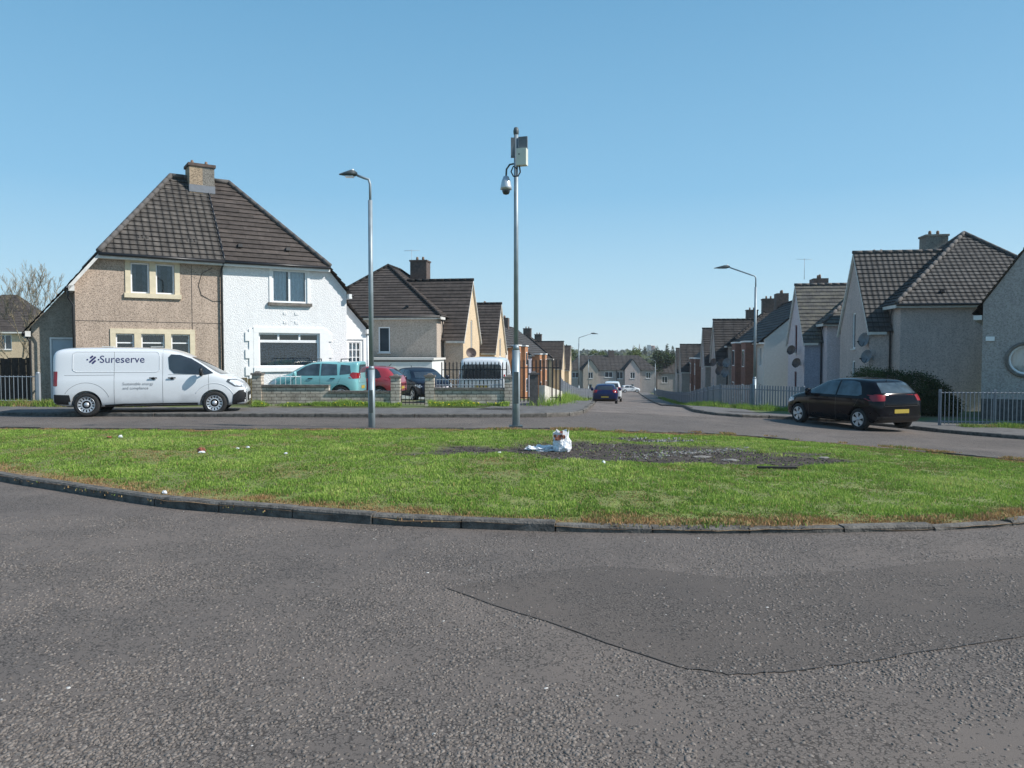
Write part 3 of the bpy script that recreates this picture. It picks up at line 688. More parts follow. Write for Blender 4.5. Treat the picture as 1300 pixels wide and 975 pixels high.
verge('verge_grass', [(10.4, 43), (13.0, 56), (15.4, 72), (19.6, 100)], .8, 9000, 'green verge grass far down the right side of the street', h=(.08, .26), seed=8, tonebase=.45)
verge('verge_grass', [(13.4, 22.8), (16, 22.6), (21, 21.8)], .5, 6000, 'shaded grass at the foot of the right hand railings', h=(.04, .14), seed=9, tonebase=.38)  # low tone puts the shade of the house into the grass colour

# ------------------------------------------------------------------ building helpers
def slope(mb, pts, course=.26, lift=.035, riser=True, uoff=0):
    """planar roof polygon laid in stepped courses; uv in metres"""
    P = [Vector(p) for p in pts]; n = Vector((0, 0, 0))
    for i in range(len(P)): n += P[i].cross(P[(i+1) % len(P)])
    n.normalize()
    if n.z < 0: n = -n; P = P[::-1]
    s = Vector((0, 0, 1)).cross(n).normalized(); t = n.cross(s).normalized()
    if t.z < 0: t = -t; s = -s
    o = P[0]; q = [((p-o).dot(s), (p-o).dot(t)) for p in P]
    t0 = min(a[1] for a in q); t1 = max(a[1] for a in q); k = max(1, round((t1-t0)/course)); st = (t1-t0)/k
    for i in range(k):
        lo, hi = t0+i*st, t0+(i+1)*st
        c = clip_half(clip_half(q, 0, -1, -lo), 0, 1, hi)
        if len(c) < 3: continue
        def up(p): return o+s*p[0]+t*p[1]+n*(lift*(1-(p[1]-lo)/st)+.004)
        f = [up(p) for p in c]; uv = [(p[0]+uoff, p[1]-t0) for p in c]
        if Vector(f[1]-f[0]).cross(f[2]-f[1]).dot(n) < 0: f = f[::-1]; uv = uv[::-1]
        mb.face(f, uv)
        low = [p for p in c if abs(p[1]-lo) < 1e-6]
        if riser and len(low) >= 2:
            a = min(low); b = max(low)
            A, B = up(a), up(b); mb.face([A, B, B-n*(lift+.004), A-n*(lift+.004)][::-1], [(a[0], 0), (b[0], 0), (b[0], .02), (a[0], .02)])
def ridge_tiles(mb, a, b, r=.09, seg=.4):
    a, b = Vector(a), Vector(b); L = (b-a).length; n = max(1, round(L/seg)); d = (b-a)/n
    for i in range(n):
        p = a+d*i; q = a+d*(i+1.06); mb.tube([p, q], [r, r*1.04], 8)
def wall_face(mb, O, ax, outline, holes=(), reveal=.12, az=None):
    """vertical wall through O along ax (unit, xy), outline (u,z) convex; holes (u0,z0,u1,z1); inward = az"""
    O = Vector(O); ax = Vector(ax); up = Vector((0, 0, 1)); az = Vector(az) if az else up.cross(ax)
    us = sorted({h[0] for h in holes} | {h[2] for h in holes} | {min(p[0] for p in outline), max(p[0] for p in outline)})
    def W(u, z, d=0): return O+ax*u+up*z+az*d
    for i in range(len(us)-1):
        a, b = us[i], us[i+1]
        col = clip_half(clip_half(outline, -1, 0, -a), 1, 0, b)
        hs = sorted([h for h in holes if h[0] < b-1e-6 and h[2] > a+1e-6], key=lambda h: h[1])
        z = -1e3
        for h in hs+[None]:
            top = h[1] if h else 1e3
            c = clip_half(clip_half(col, 0, -1, -z), 0, 1, top)
            if len(c) >= 3 and abs(area2(c)) > 1e-6:
                if area2(c) < 0: c = c[::-1]
                mb.face([W(*p) for p in c], [(p[0], p[1]) for p in c])
            if h: z = h[3]
    for h in holes:
        u0, z0, u1, z1 = h; q = [(u0, z0), (u1, z0), (u1, z1), (u0, z1)]
        for k in range(4):
            p, r = q[k], q[(k+1) % 4]; mb.face([W(*p), W(*p, reveal), W(*r, reveal), W(*r)], [(0, 0), (.1, 0), (.1, 1), (0, 1)])
def window(parent, O, ax, hole, inset=.09, frame='pvc', cols=(), rows=(), fw=.06, curtain=None, sill=None, glassm='glass', az=None, name='window'):
    """frame bars with pane, sill and curtain as sub-parts"""
    O = Vector(O); ax = Vector(ax); up = Vector((0, 0, 1)); az = Vector(az) if az else up.cross(ax)
    u0, z0, u1, z1 = hole; ang = math.atan2(ax.y, ax.x)
    def bx(mb, a, za, b, zb, d0, d1): c = O+ax*(a+b)/2+up*(za+zb)/2+az*(d0+d1)/2; mb.box(c, (abs(b-a), abs(d1-d0), abs(zb-za)), ang)
    f = MB(); d0, d1 = inset-.03, inset+.04
    bx(f, u0, z0, u0+fw, z1, d0, d1); bx(f, u1-fw, z0, u1, z1, d0, d1); bx(f, u0+fw, z0, u1-fw, z0+fw, d0+.002, d1); bx(f, u0+fw, z1-fw, u1-fw, z1, d0+.002, d1)
    for c in cols: bx(f, c-fw*.5, z0+fw, c+fw*.5, z1-fw, d0+.003, d1-.004)
    for r in rows:
        z, a, b = (r if hasattr(r, '__len__') else (r, u0+fw, u1-fw)); bx(f, a, z-fw*.4, b, z+fw*.4, d0+.006, d1-.006)
    w = f.build(name, M[frame], parent)
    p = MB(); p.face([O+ax*a+up*z+az*(inset+.01) for a, z in ((u0+.01, z0+.01), (u1-.01, z0+.01), (u1-.01, z1-.01), (u0+.01, z1-.01))]); p.build('pane', M[glassm], w)
    if sill:
        s = MB(); bx(s, u0-.06, z0-.07, u1+.06, z0-.001, -.07, inset-.031); s.build('sill', M[sill], w)
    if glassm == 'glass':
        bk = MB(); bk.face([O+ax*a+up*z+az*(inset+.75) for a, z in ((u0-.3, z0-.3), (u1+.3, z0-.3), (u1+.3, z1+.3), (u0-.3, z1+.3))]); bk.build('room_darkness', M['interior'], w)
        if curtain:
            cm = MB(); mat, spans = curtain
            for (a, b, za, zb) in spans:
                n = max(4, int((b-a)/.04)); pr = []
                for i in range(n+1): u = a+(b-a)*i/n; pr.append((u, inset+.14+.025*math.sin(i*1.9)+.012*math.sin(i*.7)))
                for i in range(n): cm.add([O+ax*pr[i][0]+up*za+az*pr[i][1], O+ax*pr[i+1][0]+up*za+az*pr[i+1][1], O+ax*pr[i+1][0]+up*zb+az*pr[i+1][1], O+ax*pr[i][0]+up*zb+az*pr[i][1]], [[0, 1, 2, 3]], smooth=True)
            cm.build('curtain', M[mat], w)
    return w
def gutter(mb, a, b, r=.055):
    mb.tube([a, b], r, 8)
def dish(parent_or_none, loc, face, label, mat='dish', s=.32, wall=(0, 0)):
    t = thing('satellite_dish', label, 'satellite dish', loc, face, 'satellite dishes on house walls')
    Mx = Matrix.Rotation(R(75), 4, 'Y')
    d = MB(); d.lathe([(.0, 0), (s*.4, .02), (s*.75, .055), (s, .10), (s*1.02, .10), (s*.75, .045), (s*.4, .008), (0, -.012)], 18, Mx); d.build('reflector', M[mat], t)
    a = MB(); a.tube([(-.02, 0, -.02), (.2, 0, -s*.95), (.42, 0, -.12)], .014, 6); a.box((.43, 0, -.08), (.09, .06, .06)); a.build('feed_arm', M['black'], t)
    w = MB(); w.tube([(-.03, 0, 0), (-.16, 0, -.05), (-.3, 0, -.05)], .02, 6); w.box((-.3, 0, -.05), (.02, .14, .2)); w.build('wall_bracket', M['galv'], t)
    return t
def aerial(loc, rz, h, label):
    t = thing('tv_aerial', label, 'aerial', loc, rz, 'television aerials on chimneys')
    m = MB(); m.tube([(0, 0, -.3), (0, 0, h)], .015, 6); m.build('mast', M['galv'], t)
    m = MB(); m.tube([(-.5, 0, h-.1), (.55, 0, h-.02)], .01, 5)
    for i in range(7): x = -.45+i*.16; m.tube([(x, -.2+.012*i, h-.09+x*.08), (x, .2-.012*i, h-.09+x*.08)], .005, 4)
    m.build('antenna', M['galv'], t); return t
def vent(parent, p, rz=0):
    m = MB(); m.box(p, (.17, .2, .12), rz, .8); m.build('roof_vent', M['black'], parent)
# ------------------------------------------------------------------ the pair of semis on the left: tan pebbledash and white roughcast
HO = Vector((-14.104, 26.151)); HA = math.atan2(.545, .838); HZ = -.12
S8, S9 = 3.45/2.8, 3.45/3.12
EZ, RZ = 5.22, 8.67
XA, XB, XW = 2.8, 4.95, 8.07
MID = 4.065
def lz(x): return EZ+S8*x        # left roof plane height at y any
def rz_(x): return EZ+S9*(XW-x)
# --- tan house
t = thing('semi_detached_house', 'tan pebbledash half of the semi, two upstairs windows, dark pantile roof, behind the van', 'house', (HO.x, HO.y, HZ), HA)
ca, sa = (1, 0, 0), (0, 1, 0)
up_h = [(1.0, 3.93, 1.6, 5.0), (1.8, 3.93, 2.42, 5.0)]
lo_h = [(.5, 1.2, 1.08, 2.52), (1.3, 1.2, 2.06, 2.52), (2.27, 1.2, 2.9, 2.52)]
w = MB()
wall_face(w, (0, 0, 0), ca, [(-.7, -.3), (MID, -.3), (MID, EZ-.02), (.03, EZ-.02), (-.7, lz(-.7)-.08)], up_h+lo_h, .14)
w.face([(-.7, 1, -.3), (-.7, 0, -.3), (-.7, 0, lz(-.7)-.08), (-.7, 1, lz(-.7)-.08)])
w.face([(-.7, 5.5, -.3), (MID, 5.5, -.3), (MID, 5.5, EZ), (-.7, 5.5, lz(-.7)-.08)][::-1])
w.face([(MID, 0, EZ), (MID, 0, -.3), (MID, 5.5, -.3), (MID, 5.5, EZ)])
w.build('wall', M['tan'], t); w = MB()
# side wing carrying the front door, set back a metre
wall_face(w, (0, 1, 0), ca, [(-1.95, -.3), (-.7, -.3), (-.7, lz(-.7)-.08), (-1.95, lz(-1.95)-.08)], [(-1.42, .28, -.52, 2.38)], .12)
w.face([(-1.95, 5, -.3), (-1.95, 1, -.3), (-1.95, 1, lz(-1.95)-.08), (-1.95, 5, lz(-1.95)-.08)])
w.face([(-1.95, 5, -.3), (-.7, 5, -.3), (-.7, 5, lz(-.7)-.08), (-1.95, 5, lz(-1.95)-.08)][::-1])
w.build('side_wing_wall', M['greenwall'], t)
j = MB(); j.box2((-.7, -.006, 2.93), (MID, 0, 2.945)); j.box2((2.98, -.007, 0), (2.995, 0, EZ-.2))
j.tube([(3.7, -.012, 4.95), (3.35, -.012, 4.75), (3.22, -.012, 4.3), (3.32, -.012, 3.95), (3.7, -.012, 3.75), (MID-.02, -.012, 3.74)], .008, 5)
j.build('wall_cable', M['black'], t)
def surround(hs, o, y=-.035, mat='stone', parent=None, bot=.16):
    """raised surround with mullions round a row of holes"""
    m = MB(); a = min(h[0] for h in hs); b = max(h[2] for h in hs); z0 = hs[0][1]; z1 = hs[0][3]
    m.box2((a-o, y, z0), (a, -.001, z1)); m.box2((b, y, z0), (b+o, -.001, z1)); m.box2((a-o, y-.002, z1), (b+o, -.001, z1+o)); m.box2((a-o-.04, y-.05, z0-bot), (b+o+.04, -.001, z0))
    for h, k in zip(hs, hs[1:]): m.box2((h[2], y, z0), (k[0], -.001, z1))
    return m.build('window_surround', M[mat], parent)
surround(up_h, .17, parent=t); surround(lo_h, .17, parent=t)
for h in up_h: window(t, (0, 0, 0), ca, h, .1, fw=.055, curtain=('net', [(h[0]+.05, h[0]+.2, h[1], h[3]), (h[2]-.2, h[2]-.05, h[1], h[3])]))
for h in lo_h: window(t, (0, 0, 0), ca, h, .1, rows=[2.2], fw=.05, curtain=('net', [(h[0]+.05, h[2]-.05, h[1], h[3])]))
# door
dr = MB(); dr.box2((-1.37, 1.07, .32), (-.57, 1.115, 2.33)); dr.box2((-1.25, 1.055, 1.5), (-1.02, 1.068, 2.15)); dr.box2((-.92, 1.055, 1.5), (-.69, 1.068, 2.15)); d = dr.build('door', M['doorblue'], t)
g = MB(); g.box2((-1.06, 1.045, 1.2), (-.86, 1.06, 1.75)); g.build('door_pane', M['darkglass'], d)
g = MB(); g.box2((-1.34, 1.02, 1.22), (-1.31, 1.06, 1.4)); g.build('handle', M['alu'], d)
f = MB(); f.box2((-1.42, 1.0, .28), (-1.37, 1.1, 2.38)); f.box2((-.57, 1.0, .28), (-.52, 1.1, 2.38)); f.box2((-1.37, 1.001, 2.33), (-.57, 1.1, 2.38)); f.build('door_frame', M['whitep'], t)
st = MB(); st.box2((-1.6, .15, -.25), (-.72, .999, .24)); st.build('doorstep', M['redbrick'], t)
# roof
r = MB()
slope(r, [(0, -.3, EZ), (MID, -.3, EZ), (MID, 2.75, RZ), (XA, 2.75, RZ)])
slope(r, [(XA, 2.75, RZ), (0, -.3, EZ), (-.87, -.3, lz(-.87)), (-.87, .78, lz(-.87)), (-2.12, .78, lz(-2.12)), (-2.12, 5.1, lz(-2.12)), (-.87, 5.1, lz(-.87)), (-.87, 5.8, lz(-.87)), (0, 5.8, EZ)])
slope(r, [(MID, 2.75, RZ), (XA, 2.75, RZ), (0, 5.8, EZ), (MID, 5.8, EZ)])
rf = r.build('roof', M['rooftan'], t)
r = MB(); ridge_tiles(r, (0, -.33, EZ+.06), (XA, 2.75, RZ+.07)); ridge_tiles(r, (XA, 2.75, RZ+.07), (MID, 2.75, RZ+.07)); ridge_tiles(r, (XA, 2.75, RZ+.07), (0, 5.85, EZ+.06)); r.build('ridge_tiles', M['ridge'], rf)
for x0 in (1.35, 2.95):
    m = MB()
    for k in range(3): m.box((x0+k*.13, .26, EZ+.68), (.055, .02, .17))
    m.build('roof_vent', M['ridge'], rf)
f = MB(); f.box2((0, -.3, EZ-.17), (MID, -.02, EZ-.01)); f.box2((-.9, -.3, lz(-.9)-.2), (-.72, .75, lz(-.9)-.02)); f.box2((-2.13, .78, lz(-2.13)-.2), (-1.97, 5, lz(-2.13)-.02))
f.add([(-.9, -.3, lz(-.9)-.2), (0, -.3, EZ-.17), (0, -.3, EZ-.02), (-.9, -.3, lz(-.9)-.03), (-.9, -.02, lz(-.9)-.2), (0, -.02, EZ-.17), (0, -.02, EZ-.02), (-.9, -.02, lz(-.9)-.03)], [[0, 1, 2, 3], [7, 6, 5, 4], [0, 4, 5, 1], [0, 3, 7, 4]])
f.build('fascia', M['fascia'], t)
g = MB(); gutter(g, (0, -.36, EZ-.03), (MID, -.36, EZ-.05)); gutter(g, (-.95, -.3, lz(-.95)-.04), (-.95, .8, lz(-.95)-.04)); gutter(g, (-2.17, .8, lz(-2.17)-.04), (-2.17, 5, lz(-2.17)-.04))
g.tube([(-.9, -.2, lz(-.95)-.06), (-.9, -.06, lz(-.95)-.35), (-.76, -.06, lz(-.95)-.6), (-.76, -.06, 0)], .035, 8)
g.tube([(-2.15, .9, lz(-2.17)-.06), (-2.0, .93, lz(-2.17)-.3), (-2.0, .93, 0)], .035, 8)
g.tube([(MID-.02, -.34, EZ-.06), (MID-.06, -.12, EZ-.3), (MID-.06, -.08, EZ-.45), (MID-.06, -.08, 0)], .035, 8)
g.build('gutter', M['gutter'], t)
# shared chimney
cx, cy = 3.78, 2.62
c = MB(); c.box2((cx-.40, cy-.42, 7.8), (cx+.08, cy+.42, 9.1)); ch = c.build('chimney', M['chimney'], rf)
c = MB(); c.box2((cx+.081, cy-.418, 7.8), (cx+.52, cy+.42, 9.1)); c.build('chimney_grey_half', M['chimgrey'], ch)
c = MB(); c.box2((cx-.45, cy-.47, 9.1), (cx+.57, cy+.47, 9.21)); c.build('coping', M['chimdark'], ch)
c = MB(); c.box2((cx-.42, cy-.44, 8.1), (cx+.54, cy+.44, 8.38)); c.build('flashing', M['lead'], ch)
for k in (-.22, .3):
    c = MB(); c.lathe([(.0, 9.2), (.07, 9.21), (.06, 9.33), (.045, 9.4), (.0, 9.4)], 12, Matrix.Translation((cx+k, cy, 0))); c.build('chimney_pot', M['pot'], ch)
# --- white house
t = thing('semi_detached_house', 'white roughcast half of the semi with wide picture window and brown slab roof', 'house', (HO.x, HO.y, HZ), HA)
W0 = -.05
uw = [(5.85, 3.78, 7.22, 5.05)]; lw = [(5.33, 1.3, 7.7, 2.62)]
w = MB()
wall_face(w, (0, W0, 0), ca, [(MID, -.3), (8.83, -.3), (8.83, rz_(8.83)-.08), (8.04, EZ-.02), (MID, EZ-.02)], uw+lw, .14)
w.face([(8.83, W0, -.3), (8.83, 1, -.3), (8.83, 1, rz_(8.83)-.08), (8.83, W0, rz_(8.83)-.08)])
w.face([(MID, W0, -.3), (MID, W0, EZ), (MID, 0, EZ), (MID, 0, -.3)])
w.face([(MID, 5.5, -.3), (8.83, 5.5, -.3), (8.83, 5.5, rz_(8.83)-.08), (MID, 5.5, EZ)][::-1])
w.face([(8.83, 1, -.3), (8.83, 5.5, -.3), (8.83, 5.5, rz_(8.83)-.08), (8.83, 1, rz_(8.83)-.08)])
w.build('wall', M['whitewall'], t)
# picture window with three top lights
window(t, (0, W0, 0), ca, lw[0], .1, cols=[], rows=[2.28, 2.32], fw=.07, curtain=('lace', [(5.4, 7.65, 1.3, 2.3)]))
for x in (6.1, 6.92): m = MB(); m.box2((x-.035, W0+.075, 2.33), (x+.035, W0+.135, 2.56)); m.build('window_mullion', M['pvc'], t)
m = MB(); rn = random.Random(8)
for i in range(40):
    x = 5.7+rn.random()*1.8; h = .08+.22*rn.random()*math.exp(-((x-6.4)/.6)**2)+.05; m.lathe([(0, 1.32), (.05, 1.34), (.06, 1.34+h*.6), (.02, 1.34+h), (0, 1.34+h)], 7, Matrix.Translation((x, W0+.26, 0)))
m.build('ornaments', M['barkpale'], t)
m = MB(); a, z0, b, z1 = lw[0]
m.box2((a-.2, W0-.05, z0), (a-.001, W0-.001, z1)); m.box2((b+.001, W0-.05, z0), (b+.2, W0-.001, z1)); m.box2((a-.2, W0-.052, z1), (b+.2, W0-.001, z1+.2)); m.box2((a-.2, W0-.08, z0-.17), (b+.2, W0-.001, z0-.001))
# decorative toothed blocks on both sides
for s, x0 in ((-1, a-.2), (1, b+.2)):
    for z in (2.3, 1.65, 1.0): m.box2((x0-.003*s, W0-.045, z), (x0+.3*s, W0-.001, z+.33))
    m.box2((x0-.003*s, W0-.043, .55), (x0+.16*s, W0-.001, 2.75))
m.build('window_surround', M['whitep'], t)
window(t, (0, W0, 0), ca, uw[0], .05, cols=[6.53], fw=.07, curtain=('curtain', [(5.92, 6.45, 3.8, 5.0), (6.6, 7.15, 3.8, 5.0)]))
m = MB(); a, z0, b, z1 = uw[0]
m.box2((a-.1, W0-.03, z0), (a, W0-.001, z1)); m.box2((b, W0-.03, z0), (b+.1, W0-.001, z1)); m.box2((a-.1, W0-.032, z1), (b+.1, W0-.001, EZ-.05)); m.build('window_surround', M['whitep'], t)
m = MB(); m.box2((a-.16, W0-.12, z0-.12), (b+.16, W0-.001, z0-.001)); m.build('window_ledge', M['coping'], t)
for x, z in ((6.35, 3.3), (6.85, 3.3), (6.35, 2.98), (6.85, 2.98)):
    pass
m = MB()
for x, z in ((6.28, 3.32), (6.72, 3.32), (6.28, 2.98), (6.72, 2.98)): m = MB(); m.box2((x, W0-.02, z), (x+.13, W0, z+.1)); m.build('wall_block', M['whitewall'], t)
r = MB()
slope(r, [(MID, -.3, EZ), (XW, -.3, EZ), (XB, 2.75, RZ), (MID, 2.75, RZ)], .25, .04)
slope(r, [(XB, 2.75, RZ), (XW, -.3, EZ), (8.94, -.3, rz_(8.94)), (8.94, .78, rz_(8.94)), (10.2, .78, rz_(10.2)), (10.2, 5.1, rz_(10.2)), (8.94, 5.1, rz_(8.94)), (8.94, 5.8, rz_(8.94)), (XW, 5.8, EZ)], .25, .04)
slope(r, [(XB, 2.75, RZ), (MID, 2.75, RZ), (MID, 5.8, EZ), (XW, 5.8, EZ)], .25, .04)
rf = r.build('roof', M['roofbrown'], t)
r = MB(); ridge_tiles(r, (XW, -.33, EZ+.06), (XB, 2.75, RZ+.07)); ridge_tiles(r, (MID+.3, 2.75, RZ+.07), (XB, 2.75, RZ+.07)); ridge_tiles(r, (XB, 2.75, RZ+.07), (XW, 5.85, EZ+.06)); r.build('ridge_tiles', M['ridge'], rf)
r = MB(); ridge_tiles(r, (MID+.02, -.3, EZ+.03), (MID+.02, 2.4, RZ-.36), .04, .4); r.build('party_verge', M['gutter'], rf)
vent(rf, (4.75, .2, EZ+.66)); vent(rf, (6.55, .2, EZ+.66))
f = MB(); f.box2((MID, -.3, EZ-.17), (XW, W0-.02, EZ-.01)); f.box2((8.85, -.3, rz_(8.97)-.2), (8.97, .75, rz_(8.97)-.02)); f.box2((10.05, .8, rz_(10.2)-.2), (10.2, 5, rz_(10.2)-.02)); f.build('fascia', M['whitep'], t)
g = MB(); gutter(g, (MID, -.36, EZ-.05), (XW, -.36, EZ-.03)); gutter(g, (9.0, -.3, rz_(9.0)-.05), (9.0, .8, rz_(9.0)-.05)); gutter(g, (10.25, .8, rz_(10.25)-.05), (10.25, 5, rz_(10.25)-.05)); g.build('gutter', M['gutter'], t)
# porch wing: white, glazed door
w = MB(); PH = [(9.3, 1.05, 9.83, 2.3)]
wall_face(w, (0, 1, 0), ca, [(8.83, -.4), (10.08, -.4), (10.08, rz_(10.08)-.08), (8.83, rz_(8.83)-.08)], PH, .08)
w.face([(10.08, 1, -.4), (10.08, 5, -.4), (10.08, 5, rz_(10.08)-.08), (10.08, 1, rz_(10.08)-.08)])
w.build('porch', M['whitep'], t)
window(t, (0, 1, 0), ca, PH[0], .05, cols=[9.48, 9.65], rows=[1.36, 1.67, 1.98], fw=.035, curtain=('curtain', [(9.33, 9.8, 1.05, 2.3)]))
m = MB(); m.box2((8.86, .95, 2.42), (10.1, .999, 2.55)); m.box2((9.95, .95, -.3), (10.1, .998, 2.42)); m.build('porch_trim', M['pvc'], t)
m = MB(); m.tube([(10.14, .94, 2.6), (10.14, .94, -.2)], .035, 8); m.build('downpipe', M['pvc'], t)

# ------------------------------------------------------------------ houses down the street
SA = math.atan2(.15, .99)     # the street turns this much clockwise from +Y
def winset(t, O, ax, specs, frame='pvc', far=True, **k):
    for h in specs: window(t, O, ax, h, .07, frame=frame, cols=[(h[0]+h[2])/2] if h[2]-h[0] > .8 else [], fw=.07, glassm='darkglass', sill=k.get('sill', 'fascia'))
def gable_house(x, y, label, side=1, wall='beige', gwall='cream', roof='roofbrown', Lx=7.2, cho=.1, Ly=9.5, gy=(1.2, 6.2), gp=1.3, eave=5.2, rise=3.4, geave=4.1, gapex=7.6, chim='chimdark', chx=(.5, .85), frontwin=None, mainwin=None, geave_win=None, zadd=0, detail=True, gframe='pvc', ridge='roofdark', lowwin=True, skew=0, linkwall=None, vents=True):
    """hipped block with a gabled wing facing the street. local x = towards the street (side=+1: street on the right)"""
    z = min(zg(x, y), zg(x-side*Lx*.5, y+4))+.05+zadd
    t = thing('house', label, 'house', (x, y, z), -SA+skew)
    s = side
    X0 = -s*Lx; b = -1.0
    w = MB()
    def quad(p, q, z0, z1): w.face([(p[0], p[1], z0), (q[0], q[1], z0), (q[0], q[1], z1), (p[0], p[1], z1)], [(0, 0), (3, 0), (3, 3), (0, 3)])
    mh = mainwin or []
    wall_face(w, (min(0, X0), 0, 0), ca, [(0, b), (Lx, b), (Lx, eave), (0, eave)], mh, .1)
    ax = (0, 1, 0) if s > 0 else (0, -1, 0)
    quad((0, 0), (0, Ly), b, eave); quad((0, Ly), (X0, Ly), b, eave); quad((X0, Ly), (X0, 0), b, eave)
    w.build('wall', M[linkwall or wall], t)
    winset(t, (min(0, X0), 0, 0), ca, mh)
    # wing
    g0, g1 = gy; gm = (g0+g1)/2; GX = s*gp
    w = MB()
    w.face([(0, g0, b), (GX, g0, b), (GX, g0, geave), (0, g0, geave)], [(0, 0), (1, 0), (1, 1), (0, 1)]); w.build('wing_side_wall', M[wall], t); w = MB(); w.face([(0, g1, b), (GX, g1, b), (GX, g1, geave), (0, g1, geave)])
    sw = w.build('wing_side_wall', M[wall], t)
    w = MB(); L = g1-g0
    O = (GX, g0, 0) if s > 0 else (GX, g1, 0)
    gh = frontwin if frontwin is not None else [(L/2-.35, 3.5, L/2+.35, 4.9), (L/2-.35, .9, L/2+.35, 2.3)]
    wall_face(w, O, ax, [(0, b), (L, b), (L, geave), (L/2, gapex-.05), (0, geave)], gh, .1)
    w.build('gable_wall', M[gwall], t)
    winset(t, O, ax, gh, frame=gframe)
    if gframe != 'pvc': pass
    # roofs
    o = .28; hx = Lx/2; sl = rise/(hx+o)
    e = eave-.02; A = (X0+s*hx, hx*.93, e+rise); B = (X0+s*hx, Ly-hx*.93, e+rise)
    if B[1] < A[1]: A = (A[0], Ly/2, A[2]); B = A
    c = [(o*s, -o), (o*s, Ly+o), (X0-s*o, Ly+o), (X0-s*o, -o)]
    r = MB()
    slope(r, [(c[3][0], c[3][1], e), (c[0][0], c[0][1], e), A], .27, .035)
    if A != B:
        slope(r, [(c[0][0], c[0][1], e), (c[1][0], c[1][1], e), B, A], .27, .035); slope(r, [(c[2][0], c[2][1], e), (c[3][0], c[3][1], e), A, B], .27, .035)
    else:
        slope(r, [(c[0][0], c[0][1], e), (c[1][0], c[1][1], e), A], .27, .035); slope(r, [(c[2][0], c[2][1], e), (c[3][0], c[3][1], e), A], .27, .035)
    slope(r, [(c[1][0], c[1][1], e), (c[2][0], c[2][1], e), B], .27, .035)
    # gabled wing roof runs back into the main slope
    gs = (gapex-geave)/(L/2); ov = .22
    inx = -s*max(.6, (gapex-e)/rise*(hx+o)-o)
    lowx = 0
    ge = geave-gs*ov
    def zone(y0, ye):
        tp = (inx, gm, gapex); to = (GX+s*.12, gm, gapex); lo_ = (GX+s*.12, ye, ge); li = (0, ye, ge)
        k = (e-ge)/(gapex-ge) if gapex > e else 0
        mid = (s*.05, ye+(gm-ye)*k, e)
        slope(r, [to, lo_, (s*.02, ye, ge), mid, tp] if k > 0 else [to, lo_, li, tp], .27, .035)
    zone(g0, g0-ov); zone(g1, g1+ov)
    rf = r.build('roof', M[roof], t)
    r = MB()
    for p in ((c[3], A), (c[0], A), (c[1], B), (c[2], B)): ridge_tiles(r, (p[0][0], p[0][1], e+.05), (p[1][0], p[1][1], p[1][2]+.05), .09, .45)
    if A != B: ridge_tiles(r, (A[0], A[1], A[2]+.05), (B[0], B[1], B[2]+.05), .09, .45)
    r.build('ridge_tiles', M[ridge], rf); r = MB()
    ridge_tiles(r, (inx, gm, gapex+.04), (GX+s*.12, gm, gapex+.04), .08, .45)
    r.build('ridge_tiles', M[ridge], rf)
    # chimney
    if chim:
        cx_, cy_ = X0+s*hx+s*cho, Ly*chx[0]
        m = MB(); m.box2((cx_-.55, cy_-.5, e+rise-1.0), (cx_+.55, cy_+.5, e+rise+chx[1])); cc = m.build('chimney', M[chim], rf)
        m = MB(); m.box2((cx_-.6, cy_-.55, e+rise+chx[1]), (cx_+.6, cy_+.55, e+rise+chx[1]+.1)); m.build('coping', M[chim], cc)
        for k in (-.2, .2):
            m = MB(); m.lathe([(0, 0), (.09, 0), (.08, .2), (.05, .26), (0, .26)], 9, Matrix.Translation((cx_+k, cy_, e+rise+chx[1]+.1))); m.build('chimney_pot', M['pot'], cc)
    f = MB(); xa, xb = sorted((X0-s*o, s*o)); f.box2((xa, -o, e-.16), (xb, -.01, e-.01)); f.box2((xa, -o, e-.16), (xa+.16, Ly+o, e-.012)) 
    f.box2((xb-.16, -o, e-.16), (xb, g0-ov, e-.012)); f.box2(tuple(sorted((GX+s*.1, s*.3)))[:1]+(g0-ov, ge-.13), (max(GX+s*.1, s*.3), g0-.01, ge))
    f.build('fascia', M['fascia'], t)
    # barge boards on the gable
    m = MB()
    for ye in (g0-ov, g1+ov):
        m.add([(GX+s*.02, ye, ge-.16), (GX+s*.02, ye, ge-.01), (GX+s*.02, gm, gapex-.01), (GX+s*.02, gm, gapex-.16), (GX+s*.125, ye, ge-.16), (GX+s*.125, ye, ge-.01), (GX+s*.125, gm, gapex-.01), (GX+s*.125, gm, gapex-.16)],
              [[0, 1, 2, 3], [7, 6, 5, 4], [0, 3, 7, 4], [1, 5, 6, 2]])
    m.build('barge_board', M['fascia'], t)
    g = MB(); gutter(g, (xa, -o-.06, e-.02), (xb, -o-.06, e-.02))
    g.tube([(s*.08, g0-.3, e-.1), (s*.1, g0-.1, e-.4), (s*.1, g0-.08, e-.6), (s*.1, g0-.08, 0)], .04, 7); g.build('gutter', M['gutter'], t)
    if vents:
        vent(rf, (X0+s*hx*.45, .32, e+.62)); vent(rf, (X0+s*hx*1.55, .32, e+.62))
    return t
gable_house(-4.35, 44.2, 'beige roughcast house with sunlit cream gable, directly behind the white garage', 1, Lx=8.2, Ly=10.2, mainwin=[(4.7, 3.1, 5.4, 4.6)], chx=(.62, .5), cho=1.4, frontwin=[(2.2, 3.3, 2.7, 5.1), (2.2, .9, 2.7, 2.3)])
gable_house(-2.75, 55.8, 'cream gabled house second down the left side of the street', 1, wall='cream', Lx=8, Ly=9.2, mainwin=[], chx=(.5, .7))
